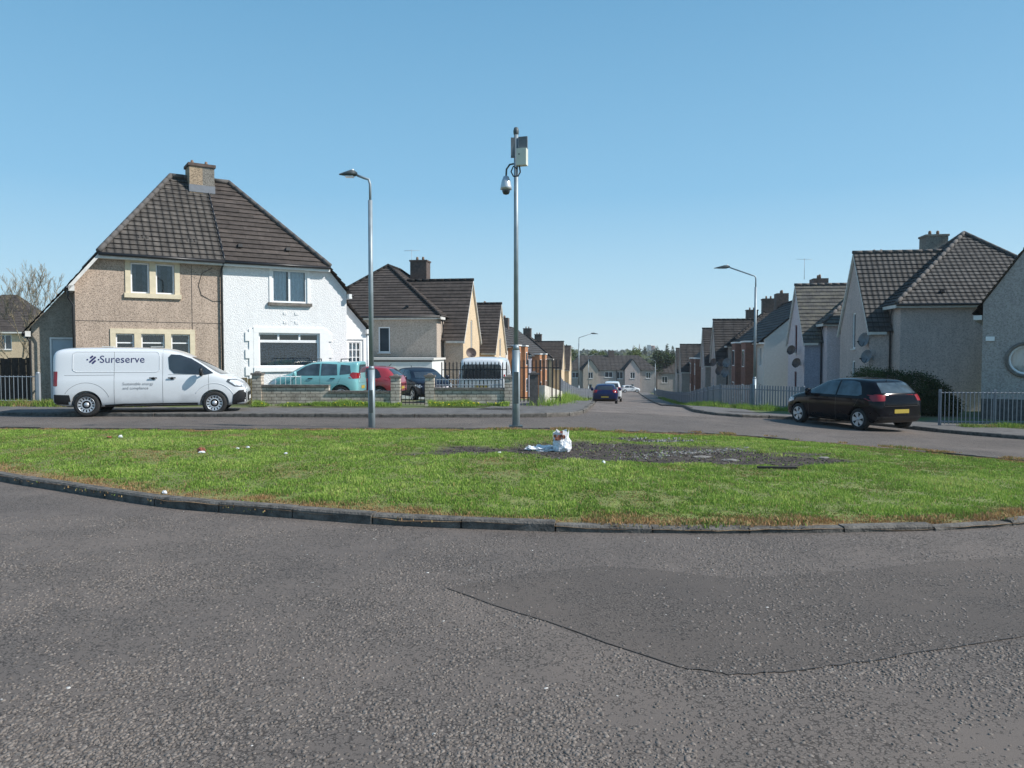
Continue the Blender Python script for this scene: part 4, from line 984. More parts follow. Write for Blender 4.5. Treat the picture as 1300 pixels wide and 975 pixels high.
# side window pale surround etc. is part of windows; right hand side
gable_house(17.7, 34.9, 'grey beige house with dark pantile hip roof, behind the green bush', -1, wall='pinkwall', gwall='pinkwall', roof='roofgrey', ridge='ridge', Lx=8.3, Ly=7.8, gy=(1.1, 6.1), gp=1.0, mainwin=[(3.55, 3.1, 4.15, 5.0)], chim='chimgrey', chx=(.95, .35), frontwin=[(2.2, 3.2, 2.75, 5.0), (2.2, .7, 2.75, 2.6)], rise=3.7, gapex=8.0, geave=4.3)
gable_house(17.7, 43.0, 'lilac house with mossy slate gable roof and maroon windows', -1, wall='bluegrey', gwall='lilac', roof='roofmoss', ridge='ridge', Lx=8, Ly=8.6, gy=(.9, 5.5), gp=1.0, chim='chimdark', frontwin=[(2.0, 3.5, 2.6, 5.2), (2.0, .6, 2.6, 2.4)], gframe='mauve', mainwin=[], linkwall='lilac', geave=4.4, gapex=7.6)

def terrace(x, y, label, side, L, bays, wall='panelw', endwall='greywall', roof='roofdark', eave=5.3, rise=3.2, D=7.4, chim=(.25, .8), bayp=.9, clad='orange', bayh=5.15):
    """long block with its ridge along the street and clad bays up to the eaves"""
    z = min(zg(x, y), zg(x, y+L*.6))+.1
    t = thing('terraced_block', label, 'terraced houses', (x, y, z), -SA); s = side; b = -1.2
    w = MB(); ax = (0, 1, 0) if s > 0 else (0, -1, 0)
    hs = []
    occ = [(a, a+2.2) for a in bays]
    free = []; p = 0
    for a, c in occ+[(L, L)]:
        if a-p > 1.4: free.append((p, a))
        p = c
    for a, c in free:
        m = (a+c)/2
        for z0, z1 in ((.8, 2.2), (3.4, 4.8)):
            q = (m-.55, z0, m+.55, z1); hs.append(q if s > 0 else (L-q[2], z0, L-q[0], z1))
    hs.sort()
    wall_face(w, (0, 0, 0) if s > 0 else (0, L, 0), ax, [(0, b), (L, b), (L, eave), (0, eave)], hs, .1)
    w.build('wall', M[wall], t)
    winset(t, (0, 0, 0) if s > 0 else (0, L, 0), ax, hs, sill=None)
    w = MB()
    for yy in (0, L): w.face([(0, yy, b), (-s*D, yy, b), (-s*D, yy, eave), (-s*D/2, yy, eave+rise-.1), (0, yy, eave)], [(0, 0)]*5)
    w.face([(-s*D, 0, b), (-s*D, L, b), (-s*D, L, eave), (-s*D, 0, eave)])
    w.build('end_wall', M[endwall], t)
    for a in bays:
        B = MB(); B.box2((s*.003, a, b), (s*bayp, a+2.2, bayh)); bo = B.build('bay', M[clad], t)
        B = MB(); B.box2((0, a-.06, bayh), (s*(bayp+.08), a+2.26, bayh+.12)); B.build('bay_cap', M['whitep'], bo)
        O = (s*bayp, a, 0) if s > 0 else (s*bayp, a+2.2, 0)
        for z0 in (.7, 3.3):
            f = MB(); xx = s*(bayp+.02); f.box2((s*(bayp+.001), a+.55, z0), (xx, a+1.65, z0+1.3)); wn_ = f.build('window', M['pvc'], bo)
            f = MB(); f.box2((xx, a+.62, z0+.07), (xx+s*.008, a+1.07, z0+1.23)); f.box2((xx, a+1.13, z0+.07), (xx+s*.008, a+1.58, z0+1.23)); f.build('pane', M['darkglass'], wn_)
    r = MB(); o = .35; sl_ = rise/(D/2); e = eave-o*sl_*.6
    slope(r, [(s*o, -.15, e), (s*o, L+.15, e), (-s*D/2, L+.15, eave+rise), (-s*D/2, -.15, eave+rise)], .4, .04)
    slope(r, [(-s*(D+o), -.15, e), (-s*(D+o), L+.15, e), (-s*D/2, L+.15, eave+rise), (-s*D/2, -.15, eave+rise)], .4, .04)
    rf = r.build('roof', M[roof], t)
    r = MB(); ridge_tiles(r, (-s*D/2, -.15, eave+rise+.04), (-s*D/2, L+.15, eave+rise+.04), .09, .6); r.build('ridge_tiles', M['roofdark'], rf)
    for k in chim:
        m = MB(); cy_ = L*k; cx_ = -s*D/2; m.box2((cx_-.5, cy_-.6, eave+rise-.8), (cx_+.5, cy_+.6, eave+rise+1.0)); cc = m.build('chimney', M['chimdark'], rf)
        for q in (-.25, .25):
            m = MB(); m.lathe([(0, 0), (.1, 0), (.08, .22), (.05, .3), (0, .3)], 9, Matrix.Translation((cx_, cy_+q, eave+rise+1.0))); m.build('chimney_pot', M['pot'], cc)
    f = MB(); f.box2((s*.01, -.1, e-.14), (s*o, L+.1, e-.02)); f.build('fascia', M['whitep'], t)
    g = MB(); gutter(g, (s*(o+.05), -.1, e-.02), (s*(o+.05), L+.1, e-.02)); g.tube([(s*.08, L*.47, e), (s*.08, L*.47, -.5)], .045, 6); g.build('gutter', M['gutter'], t)
    return t
GS = 'houses lining both sides of the street'
terrace(-.85, 66.3, 'terraced block with white panels and two orange bays, nearest on the left side', 1, 15.5, [3.2, 8.2], chim=(.12, .75))
terrace(1.75, 84.0, 'terraced block with orange bays further down the left side', 1, 17, [3.5, 9.2], chim=(.4,), wall='bluegrey')
gable_house(5.4, 105, 'cream gabled house beyond the orange terraces on the left side', 1, wall='cream', Lx=8, Ly=9, mainwin=[], vents=False)
gable_house(7.4, 118, 'small cream gabled house farthest down the left side', 1, wall='cream', Lx=8, Ly=9, mainwin=[], vents=False)
terrace(17.65, 53.6, 'terraced block with white end wall and red brown bays on the right side', -1, 14, [3.0, 8.4], clad='redclad', endwall='panelw', chim=(.03, .97), bayp=.8)
gable_house(19.2, 67.5, 'grey gabled house with two wall dishes midway down the right side', -1, wall='greywall', gwall='pinkwall', roof='roofdark', Lx=8, Ly=7.5, gy=(.9, 5.6), gp=1.0, mainwin=[], vents=False, zadd=.35)
gable_house(20.4, 76.2, 'second grey gabled house midway down the right side', -1, wall='greywall', gwall='pinkwall', roof='roofdark', Lx=8, Ly=7.5, gy=(.9, 5.6), gp=1.0, mainwin=[], vents=False, zadd=.2)
terrace(21.8, 86, 'far terraced block with a red brown bay on the right side', -1, 15, [2.4, 8.6], clad='redclad', chim=(.15,), endwall='greywall')
gable_house(24.3, 103, 'grey gabled house near the far end of the right side', -1, wall='greywall', gwall='pinkwall', roof='roofdark', Lx=8, Ly=8, mainwin=[], vents=False)
gable_house(26.3, 115, 'last small grey gabled house on the right side before the trees', -1, wall='greywall', gwall='pinkwall', roof='roofdark', Lx=8, Ly=8, mainwin=[], vents=False, chim=None)

# nearest house on the right: only its gable wall with the round window is in view
x0, y0 = 16.35, 26.6; z0 = zg(x0, y0)+.05
t = thing('house', 'grey roughcast house with a round window at the right edge', 'house', (x0, y0, z0), -R(34))
w = MB(); NC = 28; rc = (1.27, 2.1); rr0 = .5
slp = 1.5
def roofz(x): return 4.05+slp*x if x < 3.6 else 4.05+slp*(7.2-x)
# wall with a round opening: fan from the circle to the outline
outl = [(0, -.8), (3.1, -.8), (3.1, roofz(3.1)), (0, roofz(0))]
def to_outline(a):
    dx, dz_ = math.cos(a), math.sin(a); best = 1e9
    for i in range(4):
        p, q = outl[i], outl[(i+1) % 4]; ex, ez = q[0]-p[0], q[1]-p[1]; det = dx*-ez+ex*dz_
        if abs(det) < 1e-9: continue
        px, pz = p[0]-rc[0], p[1]-rc[1]; tt = (px*-ez+ex*pz)/det; uu = (dx*pz-dz_*px)/det
        if tt > 0 and -1e-6 <= uu <= 1+1e-6: best = min(best, tt)
    return (rc[0]+dx*best, rc[1]+dz_*best)
ang = sorted([2*math.pi*k/NC for k in range(NC)]+[math.atan2(p[1]-rc[1], p[0]-rc[0]) % (2*math.pi) for p in outl])
for i in range(len(ang)):
    a, b2 = ang[i], ang[(i+1) % len(ang)]
    if i == len(ang)-1: b2 += 2*math.pi
    if b2-a < 1e-5: continue
    ia, ib = [(rc[0]+rr0*math.cos(v), rc[1]+rr0*math.sin(v)) for v in (a, b2)]; oa, ob = to_outline(a), to_outline(b2)
    w.face([(ia[0], 0, ia[1]), (oa[0], 0, oa[1]), (ob[0], 0, ob[1]), (ib[0], 0, ib[1])][::-1])
    w.face([(ia[0], 0, ia[1]), (ib[0], 0, ib[1]), (ib[0], .16, ib[1]), (ia[0], .16, ia[1])])
w.face([(3.1, 0, -.8), (7.2, 0, -.8), (7.2, 0, roofz(7.2)), (3.6, 0, roofz(3.6)), (3.1, 0, roofz(3.1))])
w.face([(0, 8, -.8), (0, 0, -.8), (0, 0, roofz(0)), (0, 8, roofz(0))]); w.face([(7.2, 0, -.8), (7.2, 8, -.8), (7.2, 8, roofz(0)), (7.2, 0, roofz(0))])
w.build('wall', M['greywall'], t)
Mc = Matrix.Translation((rc[0], 0, rc[1])) @ Matrix.Rotation(R(90), 4, 'X')
m = MB(); m.lathe([(rr0+.11, 0.0), (rr0+.11, .05), (rr0, .06), (rr0-.001, 0)], 36, Mc); m.build('window_surround', M['coping'], t)
m = MB(); m.lathe([(rr0, -.1), (rr0, -.04), (rr0-.07, -.04), (rr0-.07, -.1)], 36, Mc); wn_ = m.build('window', M['pvc'], t)
m = MB(); m.face([(rc[0]+rr0*math.cos(a)*.99, .1, rc[1]+rr0*math.sin(a)*.99) for a in [2*math.pi*k/32 for k in range(32)]]); m.build('pane', M['glass'], wn_)
m = MB()
for i in range(14):
    xa = rc[0]-.5+i/14; m.add([(xa, .25+.02*(i % 2), rc[1]-.55), (xa+1/14, .25+.02*((i+1) % 2), rc[1]-.55), (xa+1/14, .25+.02*((i+1) % 2), rc[1]+.55), (xa, .25+.02*(i % 2), rc[1]+.55)], [[0, 1, 2, 3]])
m.build('curtain', M['whitep'], wn_)
r = MB()
slope(r, [(-.3, -.12, roofz(-.3)+.08), (-.3, 8.1, roofz(-.3)+.08), (3.6, 8.1, roofz(3.6)+.08), (3.6, -.12, roofz(3.6)+.08)]); slope(r, [(7.5, -.12, roofz(7.5)+.08), (7.5, 8.1, roofz(7.5)+.08), (3.6, 8.1, roofz(3.6)+.08), (3.6, -.12, roofz(3.6)+.08)])
r.build('roof', M['roofdark'], t)
m = MB(); m.box2((-.28, -.1, roofz(-.3)-.12), (-.02, 7.9, roofz(-.3)+.04)); m.build('fascia', M['fascia'], t)
m = MB(); m.box2((.1, -.06, 2.75), (.36, -.001, 2.9)); m.build('alarm_box', M['whitep'], t)
m = MB(); m.box2((.0, -.05, -.7), (7.2, -.001, .75)); m.build('base_course', M['pierdark'], t)

# ------------------------------------------------------------------ pair of houses closing the street, and a house far left
ye = 163; zb = zg(20, ye)+.05
def end_block(x, L, label, gables, holes, hipr=True, rise=3.1, wall='greywall', cols=None, z=None, y=ye):
    t = thing('terraced_block', label, 'terraced houses', (x, y, zb if z is None else z), 0)
    w = MB(); wall_face(w, (0, 0, 0), ca, [(0, -1.5), (L, -1.5), (L, 4.6), (0, 4.6)], holes, .1); w.box2((.01, 7.5, -1.5), (L-.01, 7.6, 4.6)); w.box2((0, .01, -1.5), (.05, 7.6, 4.6)); w.box2((L-.05, .01, -1.5), (L, 7.6, 4.6)); w.build('wall', M[wall], t)
    winset(t, (0, 0, 0), ca, holes)
    r = MB(); e = 4.5; o = .3
    slope(r, [(-o, -o, e), (L+o, -o, e), (L-3.2, 3.8, e+rise), (3.2, 3.8, e+rise)], .5, .04); slope(r, [(-o, 7.9, e), (L+o, 7.9, e), (L-3.2, 3.8, e+rise), (3.2, 3.8, e+rise)], .5, .04)
    slope(r, [(-o, -o, e), (-o, 7.9, e), (3.2, 3.8, e+rise)], .5, .04); slope(r, [(L+o, -o, e), (L+o, 7.9, e), (L-3.2, 3.8, e+rise)], .5, .04)
    for g in gables:
        slope(r, [(g-1.9, -.9, e-.2), (g, -.9, e+2.3), (g, 2.8, e+2.3), (g-1.9, .2, e-.2)], .5, .04); slope(r, [(g+1.9, -.9, e-.2), (g, -.9, e+2.3), (g, 2.8, e+2.3), (g+1.9, .2, e-.2)], .5, .04)
    rf = r.build('roof', M['roofdark'], t)
    for k, g in enumerate(gables):
        w = MB(); gh = [(1.1, 2.7, 2.1, 4.0), (1.2, .3, 1.9, 1.5)]
        wall_face(w, (g-1.6, -.75, 0), ca, [(0, -1.5), (3.2, -1.5), (3.2, 4.6), (1.6, 6.7), (0, 4.6)], gh, .1); w.face([(g-1.6, -.75, -1.5), (g-1.6, 0, -1.5), (g-1.6, 0, 4.6), (g-1.6, -.75, 4.6)]); w.face([(g+1.6, -.75, -1.5), (g+1.6, 0, -1.5), (g+1.6, 0, 4.6), (g+1.6, -.75, 4.6)])
        w.build('gable_wall', M[cols[k] if cols else wall], t); winset(t, (g-1.6, -.75, 0), ca, gh)
    m = MB(); m.box2((L*.52-.6, 3.2, e+rise-.8), (L*.52+.6, 4.3, e+rise+1.0)); m.build('chimney', M['chimdark'], rf)
    m = MB(); m.tube([(L*.56, -.1, 4.5), (L*.56, -.1, -.5)], .07, 6); m.build('downpipe', M['gutter'], t)
    return t
end_block(11.6, 19.2, 'long grey brown block with two gables closing the far end of the street', [5.1, 14.0], [(8.2, 2.9, 9.9, 4.1), (10.7, 2.6, 12.1, 4.1), (17.0, 2.7, 18.0, 4.0), (1.2, 2.8, 2.6, 4.0)], cols=['beige', 'pinkwall'])
end_block(31.6, 7.5, 'low grey brown block to the right of the one closing the street', [], [(1.0, 2.4, 2.2, 3.8)], rise=2.4, z=zb-.8, y=ye+3)
t = thing('house', 'sunlit cream house behind the bare tree at the left edge', 'house', (-56.5, 76, zg(-50, 78)-.1), R(12))
w = MB(); fh = [(4.9, 3.1, 6.1, 4.6)]
wall_face(w, (0, 0, 0), ca, [(0, -2), (9, -2), (9, 5), (0, 5)], fh, .1); w.box2((0, 7.9, -2), (9, 8, 5)); w.box2((8.95, .01, -2), (9, 7.9, 5)); w.build('wall', M['cream'], t); winset(t, (0, 0, 0), ca, fh)
r = MB(); slope(r, [(-.4, -.4, 4.9), (9.4, -.4, 4.9), (5.2, 4, 8.9), (3.8, 4, 8.9)]); slope(r, [(9.4, 8.4, 4.9), (9.4, -.4, 4.9), (5.2, 4, 8.9)]); slope(r, [(-.4, 8.4, 4.9), (-.4, -.4, 4.9), (3.8, 4, 8.9)]); slope(r, [(-.4, 8.4, 4.9), (9.4, 8.4, 4.9), (5.2, 4, 8.9), (3.8, 4, 8.9)]); r.build('roof', M['roofbrown'], t)
m = MB(); m.box2((-.4, -.4, 4.72), (9.4, -.05, 4.88)); m.build('fascia', M['fascia'], t)

# ------------------------------------------------------------------ garage behind the wall
gz = zg(-6, 40)+.05
t = thing('garage', 'low white rendered garage with white door beyond the parked red car', 'garage', (-10.2, 39.5, gz), -SA+R(6))
w = MB(); w.box2((0, 0, -.8), (6.1, 4.5, 2.17)); w.build('wall', M['whitep'], t)
w = MB(); w.box2((-.06, -.06, 2.171), (6.2, 4.6, 2.28)); w.build('roof', M['panelw'], t)
w = MB(); w.box2((-.05, -.03, 2.09), (6.12, -.001, 2.16)); w.build('fascia', M['gutter'], t)
w = MB(); w.box2((5.25, -.03, -.6), (5.98, -.001, 1.75)); d = w.build('door', M['pvc'], t)
w = MB(); w.box2((3.5, -.02, 1.35), (3.75, -.001, 1.55)); w.build('air_brick', M['orange'], t)
# ------------------------------------------------------------------ vehicles
def shell(rows, wheels, wr, parent, mat, shape=(0.9, .985, .99), levels=2, ww=.26):
    """body lofted through cross-sections (x, zbot, zbelt, ztop, halfwidth, roof ratio), wheel arches cut out"""
    vs = []; fs = []; n = 17
    for x, zb_, zbl, zt, W, rr_ in rows:
        zbl = min(zbl, zt-.07); zm = zb_+(zbl-zb_)*.5
        half = [(0, zb_), (W*.80, zb_), (W*.955, zb_+.035), (W*.985, zb_+(zm-zb_)*.5), (W, zm), (W*.99, zbl-.06), (W*.955, zbl+.012), ]
        up_ = max(.03, zt-zbl)
        half += [(W*(.955+(rr_-.955)*.55), zbl+up_*.55), (W*rr_, zt-min(.07, up_*.35)), (W*rr_*.82, zt-.012), (0, zt+.012)]
        n = len(half)*2-2
        ring = [(x, y, z) for y, z in half]+[(x, -y, z) for y, z in half[-2:0:-1]]
        vs += ring
    k = len(rows)
    for i in range(k-1):
        for j in range(n): fs.append([i*n+j, (i+1)*n+j, (i+1)*n+(j+1) % n, i*n+(j+1) % n])
    h = n//2
    for base, flip in ((0, False), ((k-1)*n, True)):
        for j in range(h):
            a, b, c, d = j, j+1, n-j-1, (n-j) % n
            f = [base+a, base+b, base+c, base+d] if b != c else [base+a, base+b, base+d]
            if len(set(f)) < 4: f = list(dict.fromkeys(f))
            fs.append(f if not flip else f[::-1])
    me = bpy.data.meshes.new('tmp'); me.from_pydata(vs, [], fs); bm = bmesh.new(); bm.from_mesh(me); bmesh.ops.recalc_face_normals(bm, faces=bm.faces); bm.to_mesh(me); bm.free()
    o = bpy.data.objects.new('tmp', me); C.objects.link(o)
    s = o.modifiers.new('s', 'SUBSURF'); s.levels = levels; s.render_levels = levels
    tmp = [o]
    for wx, wz in wheels:
        for sy in (-1, 1):
            c = MB(); Wd = max(r[4] for r in rows)
            c.lathe([(0, -ww), (wr+.055, -ww), (wr+.055, .2), (0, .2)], 32, Matrix.Translation((wx, sy*Wd, wz)) @ Matrix.Rotation(R(90)*sy*-1, 4, 'X'), smooth=False)
            co = c.build('tmpc', mat); bm = bmesh.new(); bm.from_mesh(co.data); bmesh.ops.remove_doubles(bm, verts=bm.verts, dist=1e-4); bmesh.ops.recalc_face_normals(bm, faces=bm.faces); bm.to_mesh(co.data); bm.free()
            tmp.append(co); md = o.modifiers.new('b', 'BOOLEAN'); md.operation = 'DIFFERENCE'; md.solver = 'EXACT'; md.object = co
    bpy.context.view_layer.update(); dg = bpy.context.evaluated_depsgraph_get()
    ev = o.evaluated_get(dg); m2 = bpy.data.meshes.new_from_object(ev)
    for q in tmp: bpy.data.objects.remove(q)
    m2.name = 'body'; m2.materials.clear(); m2.materials.append(mat)
    for a in m2.polygons: a.use_smooth = True; a.material_index = 0
    try: m2.set_sharp_from_angle(angle=R(38))
    except Exception: pass
    b = bpy.data.objects.new('body', m2); C.objects.link(b); b.parent = parent; KIDS.setdefault(parent.name, []).append(b)
    bv = BVHTree.FromPolygons([v.co.copy() for v in m2.vertices], [list(p.vertices) for p in m2.polygons])
    return b, bv
def project(bv, poly, view, name, mat, parent, off=.004, res=.07, thick=0):
    """lay a 2-D outline on the body. view: 'R','L' (x,z) ; 'B','F' (y,z); 'T' (x,y)"""
    mb = MB(); idx = {}
    if area2(poly) < 0: poly = poly[::-1]
    def hit(a, b):
        if view in 'RL': s = -1 if view == 'R' else 1; o = Vector((a, s*3, b)); d = Vector((0, -s, 0))
        elif view in 'BF': s = -1 if view == 'B' else 1; o = Vector((s*9, a, b)); d = Vector((-s, 0, 0))
        else: o = Vector((a, b, 5)); d = Vector((0, 0, -1))
        r = bv.ray_cast(o, d)
        if r[0] is None: return None
        nn = r[1] if r[1].dot(d) < 0 else -r[1]
        return r[0]+nn*off
    for c in grid_cells(poly, res):
        f = []
        for p in c:
            k = (round(p[0], 4), round(p[1], 4))
            if k not in idx:
                h = hit(*p)
                if h is None: idx[k] = None
                else: idx[k] = len(mb.v); mb.v.append(tuple(h))
            f.append(idx[k])
        if None in f: continue
        f = list(dict.fromkeys(f))
        if len(f) < 3: continue
        if view in 'RBT': pass
        if view in 'LF': f = f[::-1]
        mb.f.append(f); mb.uv.append(None); mb.sm.append(True)
    if view == 'F' or view == 'B': mb.f = [g[::-1] for g in mb.f]
    return mb.build(name, mat, parent)
def line_poly(pts, w=.008):
    out = []; back = []
    for i, p in enumerate(pts):
        a = Vector(pts[max(i-1, 0)]); b = Vector(pts[min(i+1, len(pts)-1)]); t = (b-a).normalized(); nn = Vector((-t.y, t.x))*w/2
        out.append((p[0]+nn.x, p[1]+nn.y)); back.append((p[0]-nn.x, p[1]-nn.y))
    return out+back[::-1]
def merge_lines(bv, lines, view, name, mat, parent, w=.008, off=.003):
    mb = MB()
    for ln in lines:
        seg = [Vector(p) for p in resample(ln, .05)]
        if (Vector(ln[-1])-seg[-1]).length > .01: seg.append(Vector(ln[-1]))
        pts = []
        for p in seg:
            s = -1 if view == 'R' else 1
            if view in 'RL': r = bv.ray_cast(Vector((p[0], s*3, p[1])), Vector((0, -s, 0)))
            else: s = -1 if view == 'B' else 1; r = bv.ray_cast(Vector((s*9, p[0], p[1])), Vector((-s, 0, 0)))
            if r[0] is not None: pts.append(r[0])
        if len(pts) > 1: mb.tube(pts, w/2, 4)
    return mb.build(name, mat, parent)
def wheel(parent, x, y, z, r, style='steel', w=.19):
    s = 1 if y > 0 else -1
    Mx = Matrix.Translation((x, y, z)) @ Matrix.Rotation(-s*R(90), 4, 'X')
    m = MB(); m.lathe([(r*.66, -w/2+.0), (r*.66, w/2-.01), (r*.72, w/2+.004), (r*.9, w/2), (r*.97, w/2-.02), (r, w/2-.045), (r, -w/2+.03), (r*.95, -w/2), (r*.66, -w/2)], 36, Mx)
    wo = m.build('wheel', M['rubber'], parent)
    m = MB()
    if style == 'steel':
        m.lathe([(r*.665, w/2-.012), (r*.655, w/2+.003), (r*.6, w/2-.012), (r*.54, w/2-.045), (r*.4, w/2-.035), (r*.38, w/2-.06), (0, w/2-.06)], 36, Mx); m.build('rim', M['black'], wo)
        g = MB()
        for k in range(14):
            a = 2*math.pi*k/14; c, s2 = math.cos(a), math.sin(a)
            g.add([Mx @ Vector((c*r*q-s2*ww_, s2*r*q+c*ww_, zz)) for q, ww_, zz in ((.38, .014, w/2-.024), (.38, -.014, w/2-.024), (.6, -.028, w/2-.008), (.6, .028, w/2-.008))], [[0, 1, 2, 3]])
        g.lathe([(r*.62, w/2-.004), (r*.655, w/2+.008), (r*.66, w/2-.006)], 36, Mx); g.lathe([(r*.42, w/2-.02), (r*.38, w/2-.014), (r*.33, w/2-.02)], 30, Mx); g.lathe([(r*.2, w/2-.03), (r*.19, w/2-.005), (0, w/2-.003)], 24, Mx)
        g.build('wheel_trim', M['alu'], wo)
    else:
        m.lathe([(r*.665, w/2-.012), (r*.655, w/2+.002), (r*.62, w/2-.02), (r*.6, w/2-.07), (0, w/2-.07)], 36, Mx); m.build('rim', M['black'], wo)
        g = MB()
        for k in range(10):
            a = 2*math.pi*(k//2)/5+(.17 if k % 2 else -.17); c, s2 = math.cos(a), math.sin(a)
            vs = [Mx @ Vector((c*r*q-s2*ww_, s2*r*q+c*ww_, zz)) for q, ww_, zz in ((.1, .022, w/2-.01), (.1, -.022, w/2-.01), (.64, -.045, w/2), (.64, .035, w/2))]
            g.add(vs, [[0, 1, 2, 3]])
        g.lathe([(r*.665, w/2-.006), (r*.65, w/2+.006), (r*.61, w/2-.004)], 36, Mx); g.lathe([(r*.17, w/2-.02), (r*.16, w/2), (0, w/2)], 20, Mx)
        g.build('wheel_trim', M['alu'], wo)
    return wo
def text_on(bv, txt, x, z, size, view, mat, parent, name='lettering', space=1.0, off=.005, ywall=None, font_off=0):
    cu = bpy.data.curves.new('t', 'FONT'); cu.body = txt; cu.size = size; cu.space_character = space; cu.resolution_u = 3; cu.offset = font_off
    o = bpy.data.objects.new('t', cu); C.objects.link(o); bpy.context.view_layer.update()
    me = bpy.data.meshes.new_from_object(o.evaluated_get(bpy.context.evaluated_depsgraph_get())); bpy.data.objects.remove(o)
    for v in me.vertices:
        a, b = v.co.x, v.co.y
        if view == 'R': r = bv.ray_cast(Vector((x+a, -3, z+b)), Vector((0, 1, 0))); v.co = (r[0] if r[0] else Vector((x+a, -.95, z+b)))+Vector((0, -off, 0))
        elif view == 'B': r = bv.ray_cast(Vector((-9, x-a, z+b)), Vector((1, 0, 0))); v.co = Vector((r[0].x-off, x-a, z+b)) if r[0] else Vector((0, x-a, z+b))
    me.name = name; me.materials.clear(); me.materials.append(mat); q = bpy.data.objects.new(name, me); C.objects.link(q); q.parent = parent; KIDS.setdefault(parent.name, []).append(q); return q
def rrect(x0, z0, x1, z1, r, n=4):
    out = []
    for cx_, cz_, a0 in ((x1-r, z0+r, -90), (x1-r, z1-r, 0), (x0+r, z1-r, 90), (x0+r, z0+r, 180)):
        for i in range(n+1): a = R(a0+90*i/n); out.append((cx_+r*math.cos(a), cz_+r*math.sin(a)))
    return out
def arc_pts(cx_, cz_, r, a0, a1, n=16): return [(cx_+r*math.cos(R(a0+(a1-a0)*i/n)), cz_+r*math.sin(R(a0+(a1-a0)*i/n))) for i in range(n+1)]
def mirror(parent, x, y, z, mat, s):
    m = MB(); m.tube([(x, y-s*.06, z-.04), (x-.02, y+s*.03, z)], .025, 6); m.lathe([(0, -.12), (.05, -.11), (.07, -.03), (.07, .06), (.04, .11), (0, .115)], 14, Matrix.Translation((x-.02, y+s*.11, z+.05)) @ Matrix.Diagonal((.8, 1.5, 1.05, 1)))
    return m.build('door_mirror', mat, parent)

